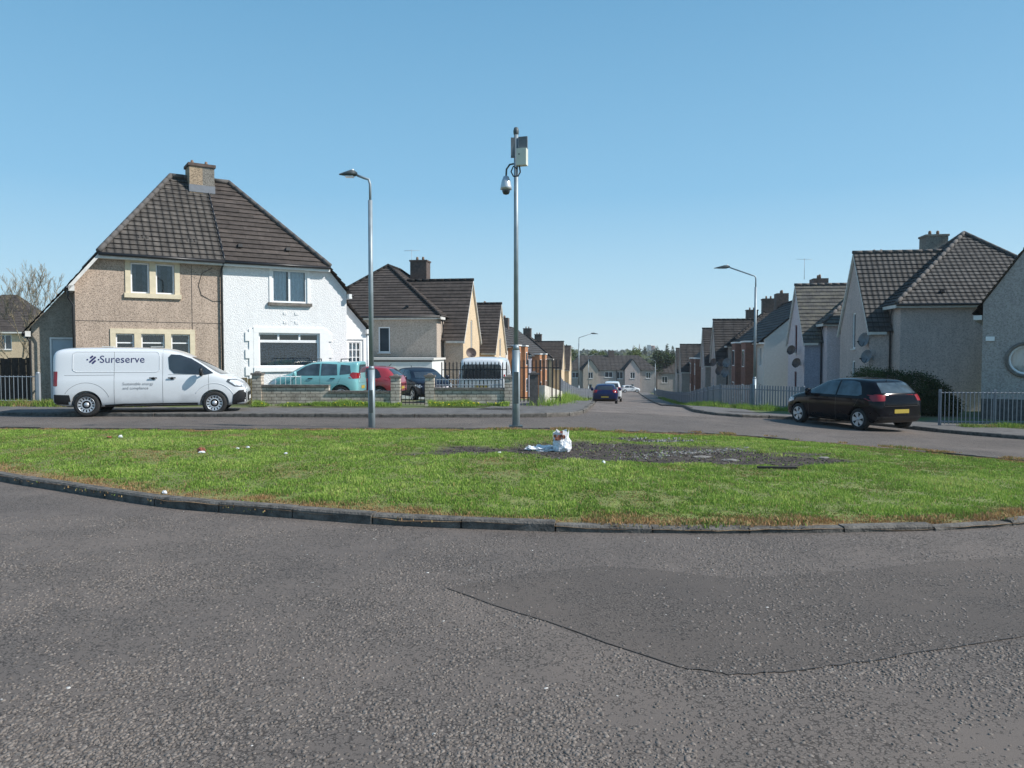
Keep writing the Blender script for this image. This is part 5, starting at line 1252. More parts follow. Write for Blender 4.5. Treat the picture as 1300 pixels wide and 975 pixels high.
def big_van(loc, rz, label, rear=False, tilt=None):
    t = thing('parked_van', label, 'van', loc, rz, tilt=tilt)
    rows = [(-.03, .42, .95, 1.62, .80, .86), (.0, .36, 1.0, 1.74, .88, .86), (.05, .32, 1.04, 1.82, .925, .865), (.2, .28, 1.06, 1.875, .945, .86), (.5, .25, 1.06, 1.895, .955, .86), (1.2, .24, 1.06, 1.905, .96, .86), (2.2, .24, 1.06, 1.9, .96, .86), (2.8, .24, 1.07, 1.875, .96, .86),
            (3.1, .24, 1.08, 1.81, .96, .85), (3.45, .24, 1.09, 1.66, .958, .83), (3.8, .24, 1.10, 1.455, .955, .82), (4.1, .24, 1.09, 1.26, .95, .83), (4.28, .24, 1.06, 1.17, .94, .84), (4.55, .24, .98, 1.07, .92, .85), (4.78, .25, .86, .93, .87, .86), (4.92, .27, .7, .77, .79, .87), (4.97, .34, .56, .62, .7, .88)]
    P = paint('white van paint', (.66, .68, .70), rough=.35)
    b, bv = shell(rows, [(.83, .33), (4.1, .33)], .33, t, P)
    for x in (.83, 4.1):
        for y in (-.85, .85): wheel(t, x, y, .33, .33)
    W = .96
    for V in 'RL':
        if V == 'L' and not rear: pass
        win = [(2.93, 1.30), (2.90, 1.62), (2.97, 1.70), (3.2, 1.685), (3.48, 1.58), (3.75, 1.41), (4.08, 1.17), (3.86, 1.125), (3.05, 1.17)]
        project(bv, win, V, 'side_window', M['darkglass'], t, .01, .035)
        bb = project(bv, [(-.1, .26), (-.1, .62), (.42, .60), (.44, .5), (.46, .26)], V, 'rear_bumper', M['black'], t, .012)
        project(bv, [(4.56, .24), (4.60, .55), (4.75, .68), (5.0, .70), (5.0, .24)], V, 'front_bumper', M['black'], t, .012)
        hl = project(bv, [(4.42, .93), (4.46, 1.005), (4.70, .985), (4.90, .86), (4.90, .77), (4.64, .79)], V, 'headlight', M['lampdark'], t, .006, .04)
        project(bv, [(4.50, .93), (4.53, .975), (4.69, .955), (4.84, .85), (4.82, .80), (4.66, .82)], V, 'headlight_lens', M['lampclear'], hl, .012, .04)
        project(bv, [(1.28, .27), (1.28, .32), (1.8, .35), (3.66, .35), (3.66, .27)], V, 'sill_trim', M['black'], t, .008)
        project(bv, rrect(.02, .84, .13, 1.24, .02), V, 'tail_light', M['lampred'], t, .006, .03)
        lines = [[(1.53, .33), (1.53, 1.78)], [(2.76, .33), (2.76, 1.82)], [(.30, 1.13), (1.53, 1.135)], [(2.9, 1.14), (3.95, 1.14), (3.96, .62), (3.87, .36)],
                 arc_pts(.83, .33, .60, 20, 150)]
        merge_lines(bv, lines, V, 'door_gap', M['seam'], t, .008)
        soft = [[(.5, 1.28), (.5, 1.72), (.58, 1.77), (2.62, 1.77), (2.68, 1.7), (2.68, 1.26), (2.6, 1.21), (.58, 1.22), (.5, 1.28)], arc_pts(4.1, .33, .56, 25, 150)]
        merge_lines(bv, soft, V, 'panel_crease', P, t, .022)
        for x in (2.52, 3.0):
            s = -1 if V == 'R' else 1; m = MB(); m.box((x, s*(W+.008), 1.05), (.2, .022, .03)); m.lathe([(0, 0), (.04, 0), (.04, .004), (0, .004)], 16, Matrix.Translation((x, s*(W-.006), 1.035)) @ Matrix.Rotation(-s*R(90), 4, 'X')); m.build('door_handle', M['black'], t)
    mirror(t, 3.80, -.99, 1.17, M['black'], -1); mirror(t, 3.80, .99, 1.17, M['black'], 1)
    project(bv, [(-.75, 1.14), (-.62, 1.5), (-.55, 1.62), (.55, 1.62), (.62, 1.5), (.75, 1.14)], 'F', 'windscreen', M['darkglass'], t, .006)
    project(bv, rrect(-.55, .36, .55, .62, .05), 'F', 'grille', M['black'], t, .01)
    project(bv, rrect(-.26, .40, .26, .51, .01), 'F', 'number_plate', M['platew'], t, .02)
    if rear: project(bv, rrect(-.74, 1.02, .74, 1.62, .1), 'B', 'rear_window', M['darkglass'], t, .006); project(bv, rrect(-.26, .72, .26, .83, .01), 'B', 'number_plate', M['yellow'], t, .008)
    else:
        merge_lines(bv, [[(0, .5), (0, 1.75)]], 'B', 'rear_door_gap', M['seam'], t)
    return t, bv
def van_ground(p, d):  # slope of the ground under a vehicle
    return
vz = zg(-12.3, 21.2)+.0
van, bvn = big_van((-12.62, 21.45, zg(-11.8, 21.3)+.012), math.atan2(.25, .968), 'white panel van with navy lettering parked in front of the tan house')
text_on(bvn, 'Sureserve', 1.16, 1.475, .285, 'R', M['navytext'], van, space=1.0, font_off=.0)
text_on(bvn, 'Sustainable energy', 1.74, .86, .105, 'R', M['greytext'], van, off=.009); text_on(bvn, 'and compliance', 1.74, .74, .105, 'R', M['greytext'], van)
# emblem: diagonal bars with two dots
em = []
cx0, cz0 = 1.0, 1.56
def bar(o, h0, h1, w): # slanted bar
    u = Vector((.707, .707)); v = Vector((.707, -.707)); c = Vector((cx0, cz0))+v*o
    return [tuple(c+u*h0-v*w), tuple(c+u*h1-v*w), tuple(c+u*h1+v*w), tuple(c+u*h0+v*w)]
emb = [bar(-.075, -.02, .07, .024), bar(-.008, -.115, .10, .024), bar(.062, -.09, .03, .024)]
em_o = MB()
for pl in emb+[rrect(cx0-.16, cz0-.02, cx0-.12, cz0+.02, .012), rrect(cx0+.12, cz0-.02, cx0+.16, cz0+.02, .012)]:
    pl = pl if area2(pl) > 0 else pl[::-1]
    vs = []
    for a_, b_2 in pl:
        r_ = bvn.ray_cast(Vector((a_, -3, b_2)), Vector((0, 1, 0))); vs.append(tuple(r_[0]+Vector((0, -.005, 0))))
    em_o.face(vs)
em_o.build('emblem', M['navytext'], van)
m = MB(); m.box((2.55, -.5, 1.913), (.3, .12, .02)); m.box((1.3, -.5, 1.915), (.3, .12, .02)); m.build('roof_mount', M['fascia'], van)

HATCH = [(-.02, .40, .60, .74, .64, .9), (.03, .30, .80, .98, .77, .86), (.12, .24, .88, 1.10, .83, .80), (.28, .21, .91, 1.27, .865, .74), (.46, .20, .92, 1.40, .88, .71), (.62, .20, .92, 1.425, .885, .71), (1.0, .19, .925, 1.452, .885, .715), (1.6, .19, .93, 1.455, .885, .73), (2.05, .19, .93, 1.42, .885, .73), (2.4, .19, .93, 1.32, .885, .73),
         (2.75, .19, .92, 1.16, .88, .745), (3.05, .19, .90, 1.02, .87, .78), (3.35, .19, .86, .95, .855, .82), (3.65, .2, .78, .88, .82, .84), (3.88, .22, .66, .76, .74, .86), (4.0, .3, .5, .6, .62, .88)]
def hatch(loc, rz, label, col, L=4.0, H=1.46, Wd=.885, metal=.3, roofbars=False, plate='yellow', sidewins=None, glassm='darkglass', tailh=(.86, 1.05), boxy=0, group=None):
    t = thing('parked_car', label, 'car', loc, rz, group)
    kx, kz, ky = L/4.0, H/1.46, Wd/.885
    rows = []
    for x, zb_, zbl, zt, W_, rr_ in HATCH:
        if boxy:
            if x < .1: zt = zt+boxy*.4; 
            if x <= .5: zt = min(1.44, zt+boxy*(.5-x))
            rr_ = rr_+(.06*boxy if x < 2.8 else 0)
        rows.append((x*kx, zb_*kz, zbl*kz, zt*kz, W_*ky, rr_))
    P = paint('car paint', col, metal=metal, rough=.3)
    wr = .305*kz; wx = (.70*kx, 3.22*kx)
    b, bv = shell(rows, [(wx[0], wr), (wx[1], wr)], wr, t, P)
    for x in wx:
        for y in (-Wd+.11, Wd-.11): wheel(t, x, y, wr, wr, 'alloy')
    for V in 'RL':
        f1 = [(1.62, .955), (1.62, 1.36), (1.95, 1.35), (2.25, 1.27), (2.72, 1.03), (2.80, .955)]
        f2 = [(.62, 1.0), (.72, 1.2), (.86, 1.33), (1.1, 1.37), (1.56, 1.365), (1.56, .955), (.75, .955)]
        if boxy: f2 = [(.85, .97), (.9, 1.34), (1.56, 1.365), (1.56, .955)]
        wl_ = [f1, f2]
        if boxy: wl_.append([(.28, 1.02), (.34, 1.30), (.74, 1.33), (.76, .98)])
        for f in wl_: project(bv, [(x*kx, z*kz) for x, z in f], V, 'side_window', M[glassm], t, .005)
        merge_lines(bv, [[(x*kx, z*kz) for x, z in l] for l in ([(1.59, .27), (1.59, .95)], [(2.72, .27), (2.78, .93)], [(.98, .45), (.7, .9)])], V, 'door_gap', M['seam'], t, .007)
        project(bv, [(x*kx, z*kz) for x, z in ((1.05, .2), (1.05, .27), (2.85, .27), (2.85, .2))], V, 'sill_trim', M['black'], t, .006)
        s = -1 if V == 'R' else 1
        for x in (1.05, 2.0): m = MB(); m.box((x*kx, s*(Wd*.985+.01), .86*kz), (.16, .03, .03)); m.build('door_handle', P if not boxy else M['black'], t)
        project(bv, [(x*kx, z*kz) for x, z in ((3.45, .70), (3.45, .79), (3.75, .77), (3.9, .66), (3.85, .6))], V, 'headlight', M['lampclear'], t, .006)
        project(bv, [(x*kx, z*kz) for x, z in ((-.1, tailh[0]), (-.1, tailh[1]), (.22, tailh[1]+.02), (.34, tailh[1]-.07), (.2, tailh[0]-.01))], V, 'tail_light', M['lampred'], t, .007, .04)
        mirror(t, 2.62*kx, s*(Wd+.02), .95*kz, P, s)
    Y = lambda pts: [(y*ky, z*kz) for y, z in pts]
    project(bv, Y([(-.60, 1.05), (-.54, 1.27), (-.5, 1.33), (.5, 1.33), (.54, 1.27), (.60, 1.05)]), 'B', 'rear_window', M[glassm], t, .006)
    project(bv, Y([(-.78, .24), (-.78, .42), (.78, .42), (.78, .24)]), 'B', 'rear_bumper', M['black'], t, .01)
    for s in (-1, 1): project(bv, Y([(s*.58, tailh[0]), (s*.52, tailh[1]), (s*.9, tailh[1]), (s*.9, tailh[0])]), 'B', 'tail_light', M['lampred'], t, .008, .05)
    project(bv, Y(rrect(-.26, .50, .26, .61, .01)), 'B', 'number_plate', M[plate], t, .009)
    merge_lines(bv, [Y([(-.62, .98), (-.60, .70), (.60, .70), (.62, .98)])], 'B', 'tailgate_gap', M['seam'], t, .007)
    project(bv, Y([(-.66, 1.0), (-.55, 1.26), (.55, 1.26), (.66, 1.0)]), 'F', 'windscreen', M[glassm], t, .006)
    project(bv, Y(rrect(-.5, .3, .5, .5, .05)), 'F', 'grille', M['black'], t, .008)
    project(bv, Y(rrect(-.26, .42, .26, .53, .01)), 'F', 'number_plate', M['platew'], t, .016)
    if roofbars:
        for x in (.75, 2.0): m = MB(); m.tube([(x*kx, -.62*ky, H-.04), (x*kx, -.6*ky, H+.06), (x*kx, .6*ky, H+.06), (x*kx, .62*ky, H-.04)], .02, 6); m.build('roof_bar', M['black'], t)
    else:
        m = MB(); m.tube([(.55*kx, 0, H-.02), (.45*kx, 0, H+.07)], .012, 6); m.build('roof_aerial', M['black'], t)
    return t, bv
th_ = R(20)
hd = Vector((-math.sin(th_), math.cos(th_)))
# rear-left wheel should stand at (9.78, 21.45)
lft = Vector((-hd.y, hd.x)); rear0 = Vector((9.78, 21.45))-hd*.70-lft*.78
ct = Vector((rear0.x, rear0.y))+hd*2
bc, bvb = hatch((rear0.x, rear0.y, zg(ct.x, ct.y)+.03), math.atan2(hd.y, hd.x), 'black hatchback parked at the kerb on the right of the island', (.004, .004, .007), glassm='carglass', L=3.85, H=1.46, tailh=(.84, 1.0))
m = MB(); m.box((0, 0, 0), (.01, .01, .01)); 
hatch((-5.5, 28.1, zg(-7, 28)+.10), math.pi-R(3), 'turquoise small estate with roof bars behind the block wall', (.19, .45, .47), glassm='carglass', L=3.4, H=1.54, Wd=.80, roofbars=True, boxy=.9, metal=.0)
hatch((-4.35, 30.2, zg(-5, 30)+.12), R(172), 'red hatchback partly hidden behind the brick gate pier', (.30, .03, .04), L=3.8, H=1.38, metal=0)
hatch((-4.9, 36.0, zg(-5, 34)+.1), R(-62), 'dark navy hatchback facing the driveway gate', (.012, .015, .028), L=3.6, H=1.46)
big_van((-1.15, 28.9, zg(-1, 30)-.05), R(90-4), 'white van seen from behind with a large dark rear window, parked behind railings', rear=True)
hatch((6.6, 54.2, zg(6.8, 56)+.01), -SA+R(90), 'dark blue hatchback parked at the left kerb down the street', (.01, .018, .08), L=4.1, H=1.45, Wd=.9, plate='yellow')
hatch((8.9, 68.0, zg(9.0, 70)+.01), -SA+R(90), 'white car parked beyond the blue one down the street', (.62, .64, .66), L=4.3, H=1.85, metal=0)
hatch((21.3, 150.0, zg(22, 150)+.01), R(10), 'small white car crossing the far end of the street', (.62, .64, .66), L=3.9, metal=0)

# ------------------------------------------------------------------ poles
def lamp(x, y, h, arm, label, rz, drop=0, base=.9, zo=.1):
    z = zg(x, y)+zo; t = thing('street_lamp', label, 'street lamp', (x, y, z), rz, 'street lamps on galvanised columns')
    m = MB(); m.tube([(0, 0, -.3), (0, 0, 1.25)], .076, 14); m.tube([(0, 0, 1.25), (0, 0, 1.33)], [.076, .052], 14); m.tube([(0, 0, 1.33), (0, 0, h-.5)], [.055, .048], 12); m.build('column', M['pole'], t)
    m = MB(); m.box((0, -.078, .55), (.08, .012, .5)); m.build('access_door', M['poledark'], t)
    m = MB(); m.tube([(0, 0, h-.55), (0, 0, h-.15), (-.03, 0, h-.05), (-.12, 0, h-.02), (-arm, 0, h+drop)], .028, 10); m.build('bracket_arm', M['pole'], t)
    hx = -arm
    vs = []; lk = .7 if arm < .5 else 1.15; prof = [(q*lk, w_, h_) for q, w_, h_ in ((0, .05, .045), (.08, .10, .09), (.2, .12, .10), (.40, .075, .055), (.56, .02, .02))]
    k = MB(); ring = 10
    for d, w_, h_ in prof:
        for q in range(ring): a = 2*math.pi*q/ring; vs.append((hx-d, w_*math.cos(a), h+drop+.02+h_*math.sin(a)*(1 if math.sin(a) > 0 else .45)-d*drop*.2))
    fs = [[i*ring+q, i*ring+(q+1) % ring, (i+1)*ring+(q+1) % ring, (i+1)*ring+q] for i in range(len(prof)-1) for q in range(ring)]+[list(range(ring)), [(len(prof)-1)*ring+q for q in range(ring)][::-1]]
    k.add(vs, fs, smooth=True); hd_ = k.build('lantern', M['poledark'], t)
    k = MB(); k.box((hx-.24*lk, 0, h+drop-.03), (.26*lk, .15, .02)); k.build('lens', M['lampclear'], hd_)
    k = MB(); k.lathe([(.03, 0), (.03, .04), (0, .045)], 10, Matrix.Translation((hx-.1, 0, h+drop+.09))); k.build('photocell', M['whitep'], hd_)
    return t
lamp(-3.1, 16.85, 5.45, .28, 'street lamp on the island edge with a short arm, left of the camera pole', 0, .04)
l2 = lamp(10.1, 31.8, 5.55, 1.05, 'long armed street lamp on the grass verge of the right side', R(-8), .32)
lamp(6.1, 69.8, 5.7, 1.1, 'street lamp leaning over the footway far down the left side', R(172), .3)
lamp(11.2, 112, 5.6, .9, 'farthest small street lamp at the left kerb', R(172), .3)
lamp(24.0, 128, 5.8, .9, 'farthest street lamp on the right kerb before the trees', R(0), .3)
cz = zg(.09, 16.9)+.1
t = thing('cctv_pole', 'tall grey steel pole with camera and cabinet on the island edge', 'camera pole', (.09, 16.9, cz), 0)
m = MB(); m.tube([(0, 0, -.3), (0, 0, 1.68)], .084, 18); m.tube([(0, 0, 1.68), (0, 0, 1.8)], [.084, .053], 18); m.tube([(0, 0, 1.8), (0, 0, 6.44)], [.053, .047], 16); m.build('column', M['pole'], t)
m = MB(); m.lathe([(.05, 6.38), (.058, 6.4), (.062, 6.46), (.045, 6.53), (0, 6.55)], 14); m.build('cap', M['poledark'], t)
m = MB(); m.box((.0, -.1, .85), (.11, .012, .7)); m.box((-.005, 0, -.04), (.3, .3, .1)); m.build('access_door', M['poledark'], t)
m = MB(); m.box((.13, -.13, 5.86), (.22, .17, .36), R(-16)); bx_ = m.build('cabinet', M['box'], t)
m = MB(); m.box((.06, -.25, 5.9), (.02, .012, .03), R(-16)); m.build('lock', M['black'], bx_)
m = MB(); m.box((.15, -.06, 6.19), (.2, .05, .26), R(-16)); m.box((-.075, 0, 6.1), (.08, .09, .42)); m.build('aerial_panel', M['dishgrey'], t)
m = MB(); m.tube([(-.05, -.05, 5.74), (-.14, -.06, 5.72), (-.21, -.06, 5.62), (-.22, -.06, 5.45)], .02, 8); m.build('camera_arm', M['poledark'], t)
m = MB(); m.tube([(.07, -.08, 5.7), (.09, -.09, 5.55), (.04, -.1, 5.46), (-.06, -.1, 5.46), (-.11, -.09, 5.56), (-.06, -.09, 5.68), (.02, -.1, 5.62)], .016, 8); m.build('cable_loop', M['black'], t)
m = MB(); m.lathe([(.02, .3), (.06, .28), (.1, .17), (.12, .06), (.125, .0), (.09, -.005)], 20, Matrix.Translation((-.22, -.06, 5.18))); cm_ = m.build('camera_housing', M['alu'], t)
m = MB(); m.lathe([(.085, 0), (.085, -.05), (.06, -.1), (0, -.115)], 18, Matrix.Translation((-.22, -.06, 5.18))); m.build('dome', M['darkglass'], cm_)

# ------------------------------------------------------------------ garden walls, railings, fences
def frame_at(a, b): a, b = Vector(a), Vector(b); d = (b-a).normalized(); return a, d, (b-a).length, math.atan2(d.y, d.x)
def gwall(a, b, h0, h1, mat, label, cap='coping', th=.2, base=.06, name='garden_wall', h_end=None):
    A, d, L, rz = frame_at(a, b); z = zg(*((A+d*L/2)))+base; t = thing(name, label, 'wall', (A.x, A.y, z), rz)
    m = MB(); m.box2((0, -th/2, -.3), (L, th/2, h0)); m.build('blockwork', M[mat], t)
    if cap: m = MB(); m.box2((-.0, -th/2-.04, h0+.001), (L, th/2+.04, h0+.06)); m.build('coping', M[cap], t)
    return t
def pier(p, h, mat, label, w=.3, cap='coping', base=.06):
    t = thing('gate_pier', label, 'gate pier', (p[0], p[1], zg(*p)+base), 0)
    m = MB(); m.box2((-w/2, -w/2, -.3), (w/2, w/2, h)); m.build('blockwork', M[mat], t)
    m = MB(); m.box((0, 0, h+.03), (w+.07, w+.07, .06)); m.box((0, 0, h+.09), (w*.7, w*.7, .06), 0, .5); m.build('coping', M[cap], t); return t
YW = 25.3
pier((-8.42, YW), 1.05, 'blockwall', 'pale block gate pier at the left end of the garden wall')
gwall((-8.27, YW), (-6.05, YW), .66, 0, 'blockwall', 'taller length of block garden wall in front of the turquoise car')
gwall((-6.05, YW), (-4.0, YW), .46, 0, 'blockwall', 'lower stained length of block garden wall behind the street lamp')
pier((-3.85, YW), .95, 'blockwall', 'pale block gate pier left of the driveway gate')
pier((-2.72, YW), .98, 'blockwall', 'pale block gate pier right of the driveway gate')
gwall((-2.57, YW), (-.24, YW), .56, 0, 'blockwall', 'right hand length of block garden wall with railings on top')
pier((-.1, YW), .93, 'blockwall', 'pale block pier beside the camera pole')
def bars(mb, a, L, z0, z1, step, w, y=0, d=None, n=4, x0=0):
    k = max(2, round(L/step))
    for i in range(k+1): x = x0+L*i/k; mb.box((x, y, (z0+z1)/2), (w, d or w, z1-z0))
def railing(a, b, z0, h, label, mat='fencegrey', step=.11, w=.014, posts=True, name='railings', cat='railings', rails=(.08, -.04), post=None, base=.06, pointed=False, rail=.03, zseg=False):
    A, d, L, rz = frame_at(a, b); z = zg(*A)+base; zb2 = zg(*(A+d*L))+base
    t = thing(name, label, cat, (A.x, A.y, z), rz); sl_ = (zb2-z)/L
    k = max(2, round(L/step)); m = MB()
    for i in range(k+1):
        x = L*i/k; zz = sl_*x; m.box((x, 0, zz+(z0+h)/2), (w, w*.6 if not pointed else w*.4, h-z0))
        if pointed: m.box((x, 0, zz+h+.03), (w, w*.4, .06), 0, .05)
    m.build('bars', M[mat], t)
    m = MB()
    for r_ in rails:
        zr = z0+r_ if r_ > 0 else h+r_
        m.tube([(0, w*.6, zr), (L, w*.6, zr+sl_*L)], rail/2, 4, smooth=False)
    m.build('rail', M[mat], t)
    if post:
        n = max(1, round(L/post))
        for i in range(n+1):
            x = L*i/n; m = MB(); m.box2((x-.035, .02, sl_*x-.3), (x+.035, .09, sl_*x+h+.06)); m.build('post', M[mat], t)
    return t
railing((-2.5, YW), (-.3, YW), .63, .93, 'low grey railings on top of the right block wall', mat='galv', step=.1)
t = railing((-3.66, YW), (-2.9, YW), .05, .78, 'small black driveway gate between two block piers', mat='blackiron', step=.13, w=.018, name='driveway_gate', cat='gate')
railing((-8.15, 26.3), (-7.3, 26.4), .3, 1.02, 'white mesh railings in front of the picture window', mat='pvc', step=.16)
railing((.0, 27.0), (1.7, 27.0), .1, 1.55, 'tall black iron railings right of the camera pole', mat='blackiron', step=.14, w=.05, pointed=True, rails=(.15, -.25))
railing((-2.6, 28.3), (-.2, 28.0), .1, 1.5, 'black iron railings beside the white van', mat='blackiron', step=.14, w=.04, pointed=True, rails=(.15, -.25))
pier((.72, YW), 1.05, 'pierdark', 'dark grey stone pier at the street corner', w=.28, cap='pierdark')
A, d, L, rz = frame_at((1.0, 25.6), (1.95, 31.2))
t = thing('garden_wall', 'off white rendered wall stepping down round the street corner', 'wall', (A.x, A.y, zg(1.3, 27)+.02), rz)
m = MB(); m.add([(0, -.1, -.5), (L, -.1, -.9), (L, -.1, .30), (0, -.1, .78), (0, .1, -.5), (L, .1, -.9), (L, .1, .30), (0, .1, .78)], [[0, 1, 2, 3], [7, 6, 5, 4], [1, 5, 6, 2], [0, 3, 7, 4], [3, 2, 6, 7]]); m.build('blockwork', M['render'], t)
def palisade(line, h, label, step=.13, w=.075, mat='fencegrey', post=2.6, base=.05):
    L_ = resample(line, post); pts = [Vector(p) for p in L_]; A = pts[0]; z = zg(*A)+base
    t = thing('palisade_fence', label, 'fence', (A.x, A.y, z), 0)
    pal = MB(); rail = MB()
    for i in range(len(pts)-1):
        a, b = pts[i]-A, pts[i+1]-A; za, zb2 = zg(*pts[i])+base-z, zg(*pts[i+1])+base-z; d = (b-a); L = d.length; d = d/L; r = math.atan2(d.y, d.x)
        n = max(2, round(L/step))
        for k in range(n):
            u = k/n; p = a+(b-a)*u; zz = za+(zb2-za)*u; pal.box((p.x, p.y, zz+.06+h/2), (w, .016, h), r)
        for zr in (.22, h-.12): rail.tube([(a.x, a.y+.02, za+zr), (b.x, b.y+.02, zb2+zr)], .022, 4, smooth=False)
        m = MB(); m.box((a.x+.0, a.y+.05, za+(h+.1)/2), (.07, .07, h+.1), r); m.build('post', M[mat], t)
    pal.build('pales', M[mat], t); rail.build('rail', M[mat], t); return t
palisade([(1.98, 31.4), (2.35, 36), (3.5, 46), (4.9, 56), (6.7, 68), (8.8, 82), (11, 98)], .95, 'grey palisade fence along the left side of the street', step=.14, w=.08)
palisade([(13.0, 27.6), (11.3, 29.6), (9.2, 33.2), (9.9, 38), (11.4, 47), (13.3, 58), (15.6, 72), (18.4, 90), (22, 112), (26, 140)], .98, 'grey palisade fence curving along the right side of the street', step=.14, w=.08)
railing((13.1, 23.3), (16.2, 22.9), .08, 1.08, 'grey upright railings behind the black hatchback', step=.12, w=.022, post=1.55)
railing((16.5, 22.9), (22, 22.0), .08, 1.08, 'grey upright railings in front of the round window house', step=.12, w=.022, post=1.8)
railing((-22, 24.9), (-15.55, 24.9), .1, 1.0, 'thin grey railings on the verge at the left edge', mat='galv', step=.14, w=.016)
t = thing('gate_post', 'pale square steel post at the end of the thin railings', 'post', (-15.45, 24.9, zg(-15.4, 24.9)+.06), 0)
m = MB(); m.box((0, 0, .5), (.1, .1, 1.15)); m.build('shaft', M['galv'], t); m = MB(); m.lathe([(.06, 1.07), (.06, 1.1), (0, 1.13)], 10); m.build('cap', M['galv'], t)
def boardfence(a, b, h, label, mat='woodd', w=.12):
    A, d, L, rz = frame_at(a, b); t = thing('wooden_fence', label, 'fence', (A.x, A.y, zg(*A)+.05), rz); m = MB(); r_ = random.Random(3)
    k = int(L/(w+.012))
    for i in range(k): hh = h+r_.uniform(-.03, .03); m.box(((i+.5)*(w+.012), r_.uniform(-.006, .006), hh/2-.1), (w, .02, hh+.2))
    m.build('boards', M[mat], t); m = MB()
    for z in (.3, h-.25): m.box2((0, .012, z), (L, .05, z+.07))
    m.build('rail', M[mat], t); return t
boardfence((-26, 27.6), (-16.9, 27.6), 1.55, 'dark brown board fence behind the thin railings at the left edge')
boardfence((-9.35, 26.1), (-8.75, 26.1), .95, 'short weathered yellow board fence by the nose of the van', 'woodl', .09)
boardfence((-8.75, 26.0), (-8.62, 25.9), .98, 'dark gate post board beside the block pier', 'woodd', .07)
t = thing('handrail', 'red painted handrail post by the brick doorstep', 'handrail', (-15.3, 25.6, zg(-15.3, 25.6)+.05), R(33))
m = MB(); m.tube([(0, 0, -.1), (0, 0, 1.1), (.02, .5, 1.25)], .03, 8); m.build('post', M['red'], t)
t = thing('entrance_step', 'red brick entrance step beside the rear of the van', 'step', (-14.75, 25.35, zg(-14.8, 25.3)+.02), R(33))
m = MB(); m.box2((-.25, -.25, -.1), (1.1, .7, .36)); m.build('brickwork', M['redbrick'], t); m = MB(); m.box2((-.28, -.28, .361), (1.13, .72, .4)); m.build('tread', M['pierdark'], t)

# dishes, aerials, bins
dish(None, (-2.35, 43.6, zg(-3, 45)+2.9), R(-70), 'brown dish on the corner of the beige house by the white van', s=.3)
for p, fz, lb, mt, s in (((17.05-.25, 36.4, 2.35), R(200), 'upper grey dish between the lilac house and its neighbour', 'dishgrey', .34), ((16.95-.2, 36.0, 1.55), R(200), 'lower grey dish between the lilac house and its neighbour', 'dishgrey', .32),
                     ((16.55, 45.2, 1.9), R(215), 'brown dish high on the lilac gable', 'dish', .28), ((16.5, 44.2, 1.15), R(215), 'brown dish low on the lilac gable', 'dish', .28),
                     ((16.45, 60.5, .35), R(215), 'brown dish on the first red brown bay of the right terrace', 'dish', .36), ((16.2, 57.5, 1.0), R(215), 'upper dark dish on the right terrace', 'dishgrey', .36), ((16.1, 57.5, .25), R(215), 'lower dark dish on the right terrace', 'dishgrey', .36),
                     ((18.1, 68.5, .9), R(215), 'left one of two dishes on the grey gabled house', 'dish', .36), ((18.5, 67.3, .9), R(235), 'right one of two dishes on the grey gabled house', 'dish', .36),
                     ((1.05, 77.7, .2), R(-50), 'upper brown dish on an orange bay of the left terrace', 'dish', .4), ((1.15, 78.3, -.6), R(-50), 'lower brown dish on an orange bay of the left terrace', 'dish', .4)):
    dish(None, p, fz, lb, mt, s)
aerial((-6.6, 50.6, 7.35), R(25), 1.2, 'tv aerial on the chimney of the beige house')
aerial((20.9, 54.9, 7.3), R(160), 1.2, 'tv aerial on the near chimney of the right terrace')
aerial((-13.0+2.9, 31.0, 9.35), R(40), .25, 'tiny tv aerial beside the pots of the shared chimney') if 0 else None
def bin_(x, y, label, rz=0):
    t = thing('wheelie_bin', label, 'bin', (x, y, zg(x, y)+.06), rz, 'wheelie bins in front gardens')
    m = MB(); m.box((0, 0, .5), (.44, .5, .9), 0, 1.18); m.build('body', M['bin'], t); m = MB(); m.box((0, 0, 1.0), (.56, .66, .07), 0, .9); m.tube([(-.24, .33, .98), (.24, .33, .98)], .02, 6); m.build('lid', M['bin'], t)
    m = MB(); m.tube([(-.27, .25, .1), (.27, .25, .1)], .1, 12); m.build('wheels', M['rubber'], t); return t
for i, (x, y, lb) in enumerate(((17.0, 72.5, 'left green bin of three in front of the grey gabled house'), (17.7, 72.0, 'middle green bin of three in front of the grey gabled house'), (18.4, 71.6, 'right green bin of three in front of the grey gabled house'))): bin_(x, y, lb, .2*i)
# ------------------------------------------------------------------ vegetation
def leafmesh(name, P, S, T, mat, parent=None, seed=1, flat=.5):
    r = np.random.default_rng(seed); n = len(P)
    a = r.normal(0, 1, (n, 3)); a /= np.linalg.norm(a, axis=1)[:, None]; b = r.normal(0, 1, (n, 3)); b -= a*(a*b).sum(1)[:, None]; b /= np.linalg.norm(b, axis=1)[:, None]
    s = S[:, None]; v = np.stack([P-a*s, P-b*s*flat, P+a*s, P+b*s*flat], 1)
    me = bpy.data.meshes.new(name); me.vertices.add(n*4); me.vertices.foreach_set('co', v.reshape(-1).astype(np.float32)); me.loops.add(n*4); me.polygons.add(n)
    me.loops.foreach_set('vertex_index', np.arange(n*4, dtype=np.int32)); me.polygons.foreach_set('loop_start', np.arange(n, dtype=np.int32)*4); me.polygons.foreach_set('loop_total', np.full(n, 4, dtype=np.int32)); me.update(calc_edges=True)
    at = me.attributes.new('tone', 'FLOAT', 'POINT'); at.data.foreach_set('value', np.repeat(np.clip(T, 0, 1), 4).astype(np.float32)); me.materials.append(mat)
    o = bpy.data.objects.new(name, me); C.objects.link(o)
    if parent is not None: o.parent = parent; KIDS.setdefault(parent.name, []).append(o)
    return o
